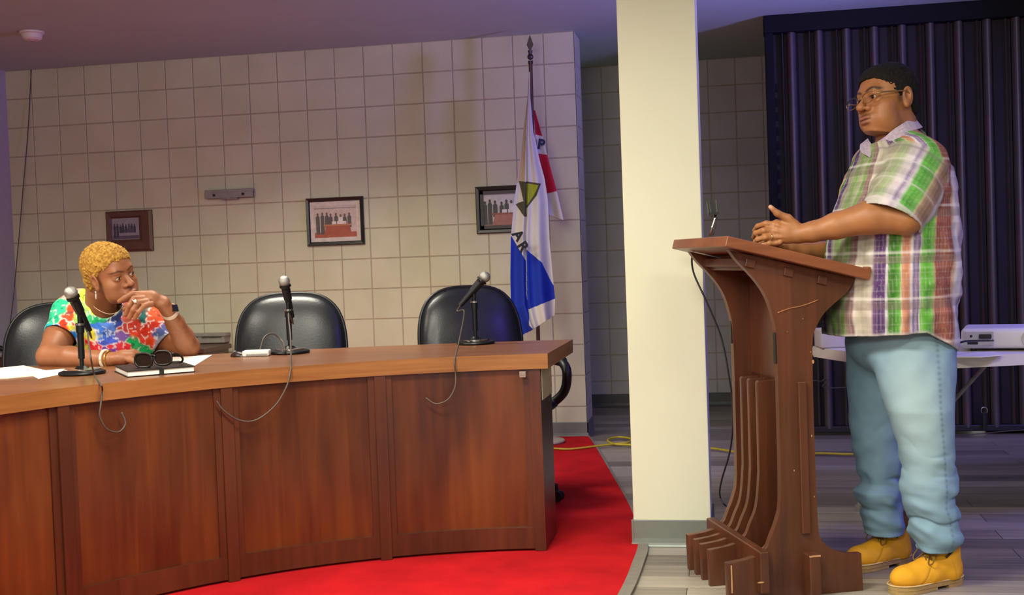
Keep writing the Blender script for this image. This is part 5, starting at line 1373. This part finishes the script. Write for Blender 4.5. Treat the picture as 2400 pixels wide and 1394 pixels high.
jb = bounds([(1960, 735, 3.9), (2290, 735, 4.65), (1960, 1300, 3.9), (2290, 1300, 4.65)], .01)
FJ = Field(jb[0], jb[1], .0042)
FJ.fn(jb[0], jb[1], leg_sdf(nearR), 0); FJ.fn(jb[0], jb[1], leg_sdf(farR), .012)
FJ.ell(P(2112, 800, 4.28), (.19, .18, .13), .03)
pj_ = atz(2200, 1292, 0)
# hollow cuffs
def jean_col(V):
    z = V[:, 2]; x = (V-CAMP)@RH; y = (V-CAMP)@FH
    c = np.tile(np.array(lin('#7f9fb2')), (len(V), 1))*(1+.10*nz3(V, 11, 1)+.06*nz3(V, 45, 2))[:, None]
    # worn, paler thigh fronts and knee
    c = mixc(c, np.array(lin('#a8bfc2')), np.clip(gauss(V, P(2150, 960, 4.0), (.11, .2, .26))*.8, 0, .7))
    # outer side seam: puckered, darker stitches on the near leg
    cx = np.interp(z, nearR[:, 0], nearR[:, 1]); a = np.interp(z, nearR[:, 0], nearR[:, 2])
    s_ = np.exp(-(((x-cx)/a-.30)/.05)**2)*(y < 4.12)*smst(1.03-z, 0, .06); puck = .5+.5*np.sin(z*330)
    c = mixc(c, np.array(lin('#536f80')), s_*(.15+.45*puck)); 
    # hems
    for zz_ in (nearR[0, 0], farR[0, 0]): c = mixc(c, np.array(lin('#6a8798')), np.exp(-((z-zz_-.022)/.004)**2)*.5)
    return np.clip(c, 0, 1)
jeans = field_obj('jeans', FJ, M_denim, man, jean_col, 1, MO)

# boots ----------------------------------------------------------------
M_nub = vmat('nubuck', .8, .25, bump=.3, bscale=500)
M_sole = mat('gum_sole', '#a98a55', .7, var=.12); M_lace = mat('boot_lace', '#7a5a26', .8); M_welt = mat('boot_welt', '#d0b37a', .7)
def boot(toe_px, toe_py, heel_px, heel_py, flipx, label):
    t0 = atz(toe_px, toe_py, 0); h0 = atz(heel_px, heel_py, 0); d = t0-h0; Lf = np.linalg.norm(d[:2]); Yv = nrm([d[0], d[1], 0]); Xv = np.array([Yv[1], -Yv[0], 0]); s = Lf/.31
    bt = bpy.data.objects.new('boot', None); COL.objects.link(bt); bt.parent = man; bt.location = tuple(h0-MO); 
    fr = Frame(h0, Xv, Yv, UP, s)
    c = fr.wld((0, .15, .09)); m_ = .24*s; FB = Field(c-np.array([m_, m_, .14]), c+np.array([m_, m_, .16]), .0034)
    E_ = lambda c, r, k=.02, op='u': FB.ell(c, r, k, op, fr)
    FB.cone((0, .050, .055), (0, .058, .170), .048, .053, .02, 'u', fr)     # shaft
    E_((0, .045, .055), (.045, .050, .050)); FB.cone((0, .07, .060), (.0, .19, .050), .046, .046, .03, 'u', fr); FB.cone((0, .08, .10), (0, .17, .062), .040, .036, .03, 'u', fr)
    E_((.002, .235, .050), (.050, .066, .044), .02); E_((0, .16, .045), (.050, .09, .035), .02)
    # grooves: toe-cap and quarter seams
    def seams(p):
        q = fr.loc(p); return q
    sl, p = FB.sub(FB.lo, FB.lo+FB.h*FB.n); q = fr.loc(p)
    g = .0018*np.exp(-((q[..., 1]-.185+.9*(q[..., 2]-.06))/.0035)**2)*(q[..., 2] < .085)+.0018*np.exp(-((q[..., 1]-.055-.25*(q[..., 2]-.05))/.0035)**2)*(q[..., 2] < .12)
    FB.d[sl] += (g+.0014*nz3(p, 40, 3)).astype(np.float32)
    FB.fn(FB.lo, FB.lo+FB.h*FB.n, lambda p: (.026-fr.loc(p)[..., 2])*s, 0, 'i')
    def colf(V):
        q = fr.loc(V); c = np.tile(np.array(lin('#e0a026')), (len(V), 1))*(1+.07*nz3(V, 30, 1))[:, None]
        c = mixc(c, np.array(lin('#5e3c18')), np.clip(smst(q[:, 2], .138, .150), 0, 1)*.9)
        c = mixc(c, np.array(lin('#a06f1a')), np.clip(np.exp(-((q[:, 1]-.185+.9*(q[:, 2]-.06))/.003)**2)*(q[:, 2] < .085)*.7, 0, 1))
        return c
    V, Q = FB.mesh(1)
    up_ = field_obj('upper', FB, M_nub, bt, colf, 1, h0)
    # sole with separate heel block
    ol = [(-.036, .02), (-.040, .07), (-.041, .12), (-.048, .19), (-.050, .235), (-.040, .275), (-.018, .304), (.006, .309), (.028, .298), (.047, .262), (.051, .215), (.046, .16), (.040, .10), (.040, .05), (.036, .01), (.018, -.006), (-.018, -.006)]
    def W(x, y, z): return Vector(tuple(fr.wld((x*1.06, y, z))-h0))
    bm = bmesh.new(); olx = [(p_.x, p_.y) for p_ in spline([(a_, b_, 0) for a_, b_ in ol+[ol[0]]], 4)][:-1]
    extrude_poly(bm, [W(x, y, .012) for x, y in olx], (0, 0, .018*s), bev=.002); hl_ = [(x, y) for x, y in olx if y < .085]
    extrude_poly(bm, [W(x, y, .0) for x, y in hl_], (0, 0, .014*s)); extrude_poly(bm, [W(x, y, .001) for x, y in olx if y > .125], (0, 0, .013*s)); obj('sole', bm, M_sole, bt, smooth=30)
    bm = bmesh.new(); tube(bm, [W(x*1.02, y, .031) for x, y in olx]+[W(olx[0][0]*1.02, olx[0][1], .031)], .0028, 6, caps=False); obj('welt', bm, M_welt, bt)
    bm = bmesh.new()
    for j in range(5):
        y = .105+j*.020; z = .138-j*.0155
        for s_ in (-1, 1): tube(bm, spline([W(s_*.026, y, z-.008), W(s_*.010, y+.006, z+.008), W(-s_*.010, y+.014, z+.006), W(-s_*.026, y+.020, z-.020)], 4), .0024, 6)
    tube(bm, spline([W(0, .115, .150), W(.03, .13, .150), W(.045, .16, .115), (W(.03, .17, .100)), W(.004, .125, .145)], 6), .0024, 6); tube(bm, spline([W(0, .115, .150), W(-.03, .13, .145), W(-.048, .16, .105), (W(-.03, .165, .100)), W(-.004, .125, .145)], 6), .0024, 6)
    obj('laces', bm, M_lace, bt)
    bm = bmesh.new(); tube(bm, spline([W(-.052*1, .075, .135), W(-.05, .09, .125), W(-.046, .10, .115)], 4), .0035, 6); obj('lace_hook', bm, M_blk, bt)
boot(2088, 1392, 2246, 1364, 1, 'near'); boot(1985, 1341, 2126, 1314, 1, 'far')

# ================================================================== THE SEATED WOMAN
wom = thing('person', 'seated woman with short golden curls and tie-dye blouse resting chin on hand at the desk', 'person', tuple(camxz((250-1200)/FPX*5.45, 5.45))+(0,))
WO = np.array(wom.location)
th = math.radians(56)
Fd = nrm(hv(math.sin(th), -math.cos(th), -.09)); Lv = nrm(hv(math.cos(th), math.sin(th), 0)); Uv = np.cross(Lv, Fd)
if Uv[2] < 0: Uv = -Uv
ro = math.radians(16); Lv, Uv = Lv*math.cos(ro)+Uv*math.sin(ro), Uv*math.cos(ro)-Lv*math.sin(ro)
wf = Frame(P(259, 645, 5.20), Lv, Fd, Uv, 1.14)
wb_ = bounds([(90, 670, 4.85), (470, 870, 5.68)], .015)
wb_ = (np.array([wb_[0][0], wb_[0][1], .74]), wb_[1])
F = Field(wb_[0], wb_[1], .0042)
F.cone(P(235, 680, 5.27), P(238, 735, 5.38), .062, .075, .03)
F.chain([P(240, 760, 5.42), P(255, 870, 5.50)], [.12, .15], .05)
F.cone(P(178, 735, 5.38), P(335, 748, 5.48), .07, .07, .05)
# right arm (viewer's left) resting on the desk
F.chain([P(165, 738, 5.38), P(138, 790, 5.26), P(116, 833, 5.10)], [.066, .062, .051], .02)
F.chain([P(116, 836, 5.09), P(165, 838, 5.03), P(225, 842, 4.98), P(258, 842, 4.96)], [.052, .046, .034, .030], .02)
F.chain([P(258, 842, 4.96), P(285, 839, 4.96), P(305, 837, 4.97)], [.030, .036, .032], .012, flat=(UP, 1.3))
F.chain([P(262, 838, 4.96), P(288, 829, 4.97), P(312, 825, 4.99), P(328, 830, 5.0)], [.020, .016, .013, .011], .008)
for j, (py, Z) in enumerate(((829, 5.03), (837, 5.00), (843, 4.965), (848, 4.935))):
    F.chain([P(302, 834+3*j, 5.0-.022*j), P(320, py, Z), P(334, py+3, Z-.005), P(338, py+8, Z-.012)], [.013, .0118, .0105, .009], .004)
# left arm: elbow on the desk, hand to the chin
F.chain([P(345, 748, 5.48), P(385, 795, 5.46), P(440, 812, 5.36)], [.066, .062, .052], .02)
F.chain([P(440, 813, 5.36), P(428, 790, 5.28), P(410, 757, 5.17), P(394, 727, 5.08)], [.050, .048, .039, .031], .015)
F.chain([P(394, 727, 5.08), P(378, 708, 5.05), P(352, 696, 5.03), P(330, 692, 5.02)], [.030, .033, .034, .026], .012, flat=(nrm(UP*.75-FH*.5), 1.45))
k4 = .005
F.chain([P(330, 690, 5.02), P(310, 688, 5.005), P(292, 698, 5.0), P(279, 706, 5.0)], [.0145, .0125, .0112, .0090], k4)     # index along the lip
F.chain([P(336, 700, 5.00), P(314, 700, 4.975), P(303, 716, 4.97), P(294, 738, 4.985)], [.0145, .0128, .0115, .0092], k4)
F.chain([P(345, 707, 4.99), P(324, 709, 4.96), P(312, 726, 4.955), P(303, 746, 4.97)], [.0140, .0125, .0112, .0090], k4)
F.chain([P(356, 712, 4.98), P(338, 717, 4.955), P(325, 731, 4.95), P(316, 747, 4.965)], [.0130, .0112, .0100, .0082], k4)
F.chain([P(365, 704, 5.06), P(335, 716, 5.09), P(310, 722, 5.09), P(292, 724, 5.08)], [.018, .0145, .0125, .0105], .008)   # thumb under the chin
hl = bounds([(180, 560, 5.0), (330, 740, 5.42)], .01)
F2 = Field(hl[0], hl[1], .0025); head(F2, wf, True)
F2.cone(P(235, 680, 5.27), P(238, 735, 5.38), .062, .075, .03)
fcw = face_color(wf, '#98603f', '#7c4038', '#3b2114', True)
body = build_body(F, F2, M_skin, wom, fcw, WO, (P(240, 722, 5.33), nrm(UP*.9-Fd*.2)))
eyes(wf, body, look=(.42, -.22), org=WO)
# golden curls
Fh = Field(hl[0]-.01, hl[1]+np.array([.01, .01, .02]), .0030)
Fh.ell((0, -.022, .042), (.084, .102, .088), 0, 'u', wf); Fh.ell((0, .022, .060), (.072, .066, .058), .015, 'u', wf); Fh.ell((0, -.060, -.015), (.070, .056, .062), .015, 'u', wf)
sl, p = Fh.sub(Fh.lo, Fh.lo+Fh.h*Fh.n)
def cutw(p):
    q = wf.loc(p); x, y, z = q[..., 0], q[..., 1], q[..., 2]; ax_ = np.abs(x)
    line = np.interp(y.ravel(), [-.12, -.08, -.03, .004, .020, .045, .070, .12], [-.080, -.078, -.020, .004, .022, .052, .066, .070]).reshape(y.shape)
    line = line-.014*smst(ax_, .03, .065)*smst(y, .03, .06)
    return (line-z)*wf.s
Fh.comb(sl, cutw(p)+.004*nz3(p, 70, 4), 0, 'i')
Fh.displace(lambda p: .0036*nz3(p, 150, 5)+.0020*nz3(p, 290, 6))
def wcol(V):
    n_ = nz3(V, 150, 5); c = np.tile(np.array(lin('#a87c34')), (len(V), 1)); c = mixc(c, np.array(lin('#8a5418')), np.clip(n_*1.2, 0, .8)); c = mixc(c, np.array(lin('#cfa046')), np.clip(-n_*.9, 0, .7)); return c  # shade between curls painted in: hollows darker, crests paler
field_obj('hair', Fh, M_hairm, wom, wcol, 0, WO)
def WM(px, py, Z): return Vector(tuple(P(px, py, Z)-WO))
# jewellery and watch
M_ivory = mat('ivory_bangle', '#e6d9bd', .35); M_gold2 = mat('gold_trim', '#c79a4a', .25, metal=.8); M_silv = mat('silver_bead', '#e4dfd6', .25, metal=.5)
def ringaround(bm, c, d, r, rt, n=28, sc=1.0, flatv=None):
    d = d.normalized(); u1 = d.cross(Vector((0, 0, 1))).normalized(); u2 = d.cross(u1)
    tube(bm, [c+(u1*math.cos(a_)*sc+u2*math.sin(a_))*r for a_ in [2*PI*j/n for j in range(n+1)]], rt, 8, caps=False)
d_ = WM(258, 842, 4.96)-WM(225, 842, 4.98)
bm = bmesh.new(); ringaround(bm, WM(247, 841, 4.968), d_, .036, .0062); obj('bangle', bm, M_ivory, wom)
bm = bmesh.new(); ringaround(bm, WM(256, 842, 4.962), d_, .0345, .0042); obj('bangle', bm, M_gold2, wom)
d2 = WM(394, 727, 5.08)-WM(410, 757, 5.17)
bm = bmesh.new(); c = WM(397, 730, 5.095); dn = d2.normalized(); u1 = dn.cross(Vector((0, 0, 1))).normalized(); u2 = dn.cross(u1)
for j in range(28):
    a0, a1 = 2*PI*j/28, 2*PI*(j+1)/28
    q = [c+(u1*math.cos(a)+u2*math.sin(a))*rr+dn*hh for (a, rr, hh) in ((a0, .0335, -.011), (a1, .0335, -.011), (a1, .0335, .011), (a0, .0335, .011))]
    q2 = [c+(u1*math.cos(a)+u2*math.sin(a))*rr+dn*hh for (a, rr, hh) in ((a0, .0365, -.011), (a1, .0365, -.011), (a1, .0365, .011), (a0, .0365, .011))]
    v1 = [bm.verts.new(x) for x in q]; v2 = [bm.verts.new(x) for x in q2]; bm.faces.new(v1); bm.faces.new(v2); bm.faces.new((v1[0], v1[1], v2[1], v2[0])); bm.faces.new((v1[3], v1[2], v2[2], v2[3]))
bmesh.ops.remove_doubles(bm, verts=bm.verts, dist=.0001); wt = obj('wristwatch', bm, mat('watch_strap', '#e8d5c0', .5), wom, smooth=40)
bm = bmesh.new(); fc_ = WM(410, 722, 5.07); box(bm, (-.014, -.005, -.016), (.014, .005, .016), .003); xf(bm, list(bm.verts), Matrix.Translation(fc_) @ (fc_-c).to_track_quat('Y', 'Z').to_matrix().to_4x4()); obj('watch_face', bm, mat('watch_black', '#15130f', .2), wt)
bm = bmesh.new(); ringaround(bm, WM(317, 707, 4.957), WM(324, 709, 4.96)-WM(312, 726, 4.955), .0145, .0022); ball(bm, WM(317, 706, 4.940), .008, 12); obj('ring', bm, M_silv, wom)
for s_ in (-1, 1):
    c = Vector(tuple(wf.wld((s_*.083, .004, -.040))-WO)); bm = bmesh.new(); ball(bm, c, .0045, 10); ball(bm, c+Vector((0, 0, -.018)), 1, 12, (.0035, .0035, .0135)); obj('earring', bm, M_silv, wom)
# blouse ---------------------------------------------------------------
wr = leg_rows([(688, 196, 270, 5.38, .07), (700, 172, 300, 5.40, .11), (716, 156, 336, 5.42, .15), (745, 150, 372, 5.44, .175), (790, 150, 386, 5.46, .18), (840, 152, 396, 5.48, .185), (960, 150, 400, 5.55, .20), (1060, 140, 410, 5.60, .22)])
bb = bounds([(95, 680, 5.1), (420, 980, 5.75)], .01); FB = Field(bb[0], bb[1], .0040)
def wt_sdf(p):
    z = p[..., 2]; x = (p-CAMP)@RH; y = (p-CAMP)@FH
    cx = np.interp(z, wr[:, 0], wr[:, 1]); a = np.interp(z, wr[:, 0], wr[:, 2]); cy = np.interp(z, wr[:, 0], wr[:, 3]); b_ = np.interp(z, wr[:, 0], wr[:, 4])
    r = np.sqrt(((x-cx)/a)**2+((y-cy)/b_)**2)
    return np.maximum((r-1)*np.minimum(a, b_)+.006*nz3(p*np.array([1, 1, .6]), 16, 1)+.003*nz3(p, 38, 2), z-wr[-1, 0])
FB.fn(bb[0], bb[1], wt_sdf, 0)
hW = P(142, 793, 5.25); sW = nrm(hW-P(160, 738, 5.38)); hW2 = P(398, 803, 5.44); sW2 = nrm(hW2-P(345, 748, 5.48))
FB.chain([P(188, 714, 5.40), P(165, 738, 5.375), hW+sW*.03], [.075, .080, .078], .03); FB.chain([P(330, 722, 5.47), P(352, 752, 5.48), hW2+sW2*.0], [.080, .088, .085], .03)
sl, p = FB.sub(*bb); FB.d[sl] += (.003*nz3(p, 30, 7)).astype(np.float32)
def hemf_(p, o, n, ref): rr = p-o; al = rr@n; pe = np.sqrt(((rr-al[..., None]*n)**2).sum(-1)); return np.where((pe < .13) & (al > -.05), al, -1)
tw = wt_sdf(p); outer = FB.d.copy(); n1_ = nrm(sW-RH*.35); sh_ = np.maximum(outer, np.maximum(hemf_(p, hW, n1_, 0), hemf_(p, hW2, sW2, 0))); sh_ = np.minimum(sh_, np.maximum(tw+.004, outer))
FB.d = np.maximum(sh_, -(outer+.007)).astype(np.float32)
FB.cone(P(243, 668, 5.20), P(247, 712, 5.30), .068, .066, .006, 's'); FB.ell(P(262, 712, 5.22), (.055, .055, .030), .01, 's')
seeds = [(170, 690, '#d99a8c'), (205, 690, '#c9dc48'), (222, 705, '#d6e85c'), (243, 722, '#b9d83a'), (185, 705, '#b4cf90'), (150, 722, '#2fc48c'), (135, 745, '#34c890'), (120, 765, '#26b69a'), (160, 748, '#18a878'), (172, 742, '#d24a2a'), (175, 758, '#c8381e'), (165, 775, '#1f7fd0'), (185, 795, '#1670c8'), (140, 780, '#2aa6c8'), (205, 740, '#9fd060'), (230, 745, '#3cbf7a'), (250, 742, '#1fa864'), (262, 738, '#28b070'), (215, 768, '#c9c23e'), (222, 785, '#e0d23c'), (210, 815, '#d8c848'), (245, 775, '#3f78d8'), (268, 770, '#5a86e0'), (285, 760, '#3a4aa0'), (276, 742, '#2b2f60'), (220, 805, '#e02a2a'), (245, 812, '#e0303a'), (262, 820, '#6a3aa8'), (280, 812, '#d83848'), (300, 815, '#e0323c'), (262, 795, '#4a5fd0'), (300, 785, '#7a5aa8'), (318, 800, '#1fae62'), (335, 812, '#22b868'), (330, 785, '#d8402a'), (345, 770, '#c8301f'), (365, 760, '#c23420'), (355, 790, '#e04a24'), (375, 780, '#4a5a90'), (385, 765, '#5a5f9a'), (340, 745, '#24605e'), (360, 738, '#d85a34'), (325, 760, '#b83a2a'), (310, 740, '#d06a5a'), (380, 800, '#8a90a8'), (300, 770, '#a83a34')]
sp_ = np.array([(a, b_) for a, b_, _ in seeds], float); sc_ = np.array([lin(c_) for *_, c_ in seeds])
def blouse_col(V):
    d = V-CAMP; zc = d@fwv; X = 1200+FPX*(d@rv)/zc*(zc/5.35); Y = 697-FPX*(d@uv)/zc*(zc/5.35)
    X = 1200+FPX*(d@rv)/5.35; Y = 697-FPX*(d@uv)/5.35
    X = X+14*nz3(V, 17, 1)+6*nz3(V, 48, 2); Y = Y+14*nz3(V, 17, 3)+6*nz3(V, 48, 4)
    dd = (X[:, None]-sp_[:, 0])**2+(Y[:, None]-sp_[:, 1])**2; o = np.argsort(dd, 1)[:, :2]; r_ = np.arange(len(V))
    d1 = np.sqrt(dd[r_, o[:, 0]]); d2_ = np.sqrt(dd[r_, o[:, 1]]); wb2 = np.clip(.5+(d2_-d1)/14, 0, 1); c = sc_[o[:, 0]]*wb2[:, None]+sc_[o[:, 1]]*(1-wb2)[:, None]; c = c*(1+.22*nz3(V, 130, 21))[:, None]
    e_ = np.exp(-((d2_-d1)/2.6)**2); n_ = nz3(V, 70, 8)
    c = mixc(c, np.array(lin('#e6e6e0')), np.clip(e_*.75*(n_ > -.1)+.55*(nz3(V, 95, 9) > .62), 0, .85)); c = mixc(c, np.array(lin('#26343c')), np.clip((nz3(V, 60, 12) > .66)*.6, 0, 1))
    return np.clip(c, 0, 1)
blouse = field_obj('blouse', FB, M_print, wom, blouse_col, 1, WO)
# necklace cord and lower body on the chair
bm = bmesh.new(); tube(bm, spline([WM(208, 693, 5.32), WM(215, 712, 5.27), WM(232, 727, 5.22), WM(258, 736, 5.20), WM(280, 728, 5.22), WM(290, 712, 5.27)], 6), .0018, 8); obj('necklace', bm, mat('tan_cord', '#b59a80', .6), wom)
hipp = P(262, 1000, 5.62); hipp[2] = .58
FL = Field(hipp-np.array([.45, .75, .58]), hipp+np.array([.55, .35, .25]), .010)
FL.ell(hipp, (.20, .17, .15), .05)
fw2 = nrm(hv(.18, -1)); sd2 = nrm(hv(1, .18))
for s_ in (-1, 1):
    kn = hipp+fw2*.42+sd2*s_*.12; kn[2] = .56; an = kn+fw2*.02; an[2] = .09
    FL.cone(hipp+sd2*s_*.09, kn, .095, .068, .04); FL.cone(kn, an, .066, .048, .02)
FL.fn(FL.lo, FL.lo+FL.h*FL.n, lambda p: .06-p[..., 2], 0, 'i')
field_obj('trousers', FL, M_denim, wom, lambda V: np.tile(np.array(lin('#23252c')), (len(V), 1)), 1, WO)
for s_ in (-1, 1):
    kn = hipp+fw2*.44+sd2*s_*.12; bm = bmesh.new(); ball(bm, (0, 0, 0), 1, 20, (.045, .13, .055)); bmesh.ops.bisect_plane(bm, geom=list(bm.verts)+list(bm.edges)+list(bm.faces), plane_co=(0, 0, 0), plane_no=(0, 0, -1), clear_outer=True)
    bmesh.ops.holes_fill(bm, edges=[e for e in bm.edges if e.is_boundary])
    o = obj('shoe', bm, M_blk, wom, smooth=40); o.location = (kn[0]+fw2[0]*.06-WO[0], kn[1]+fw2[1]*.06-WO[1], .012); o.rotation_euler = (0, 0, YAW+.18)
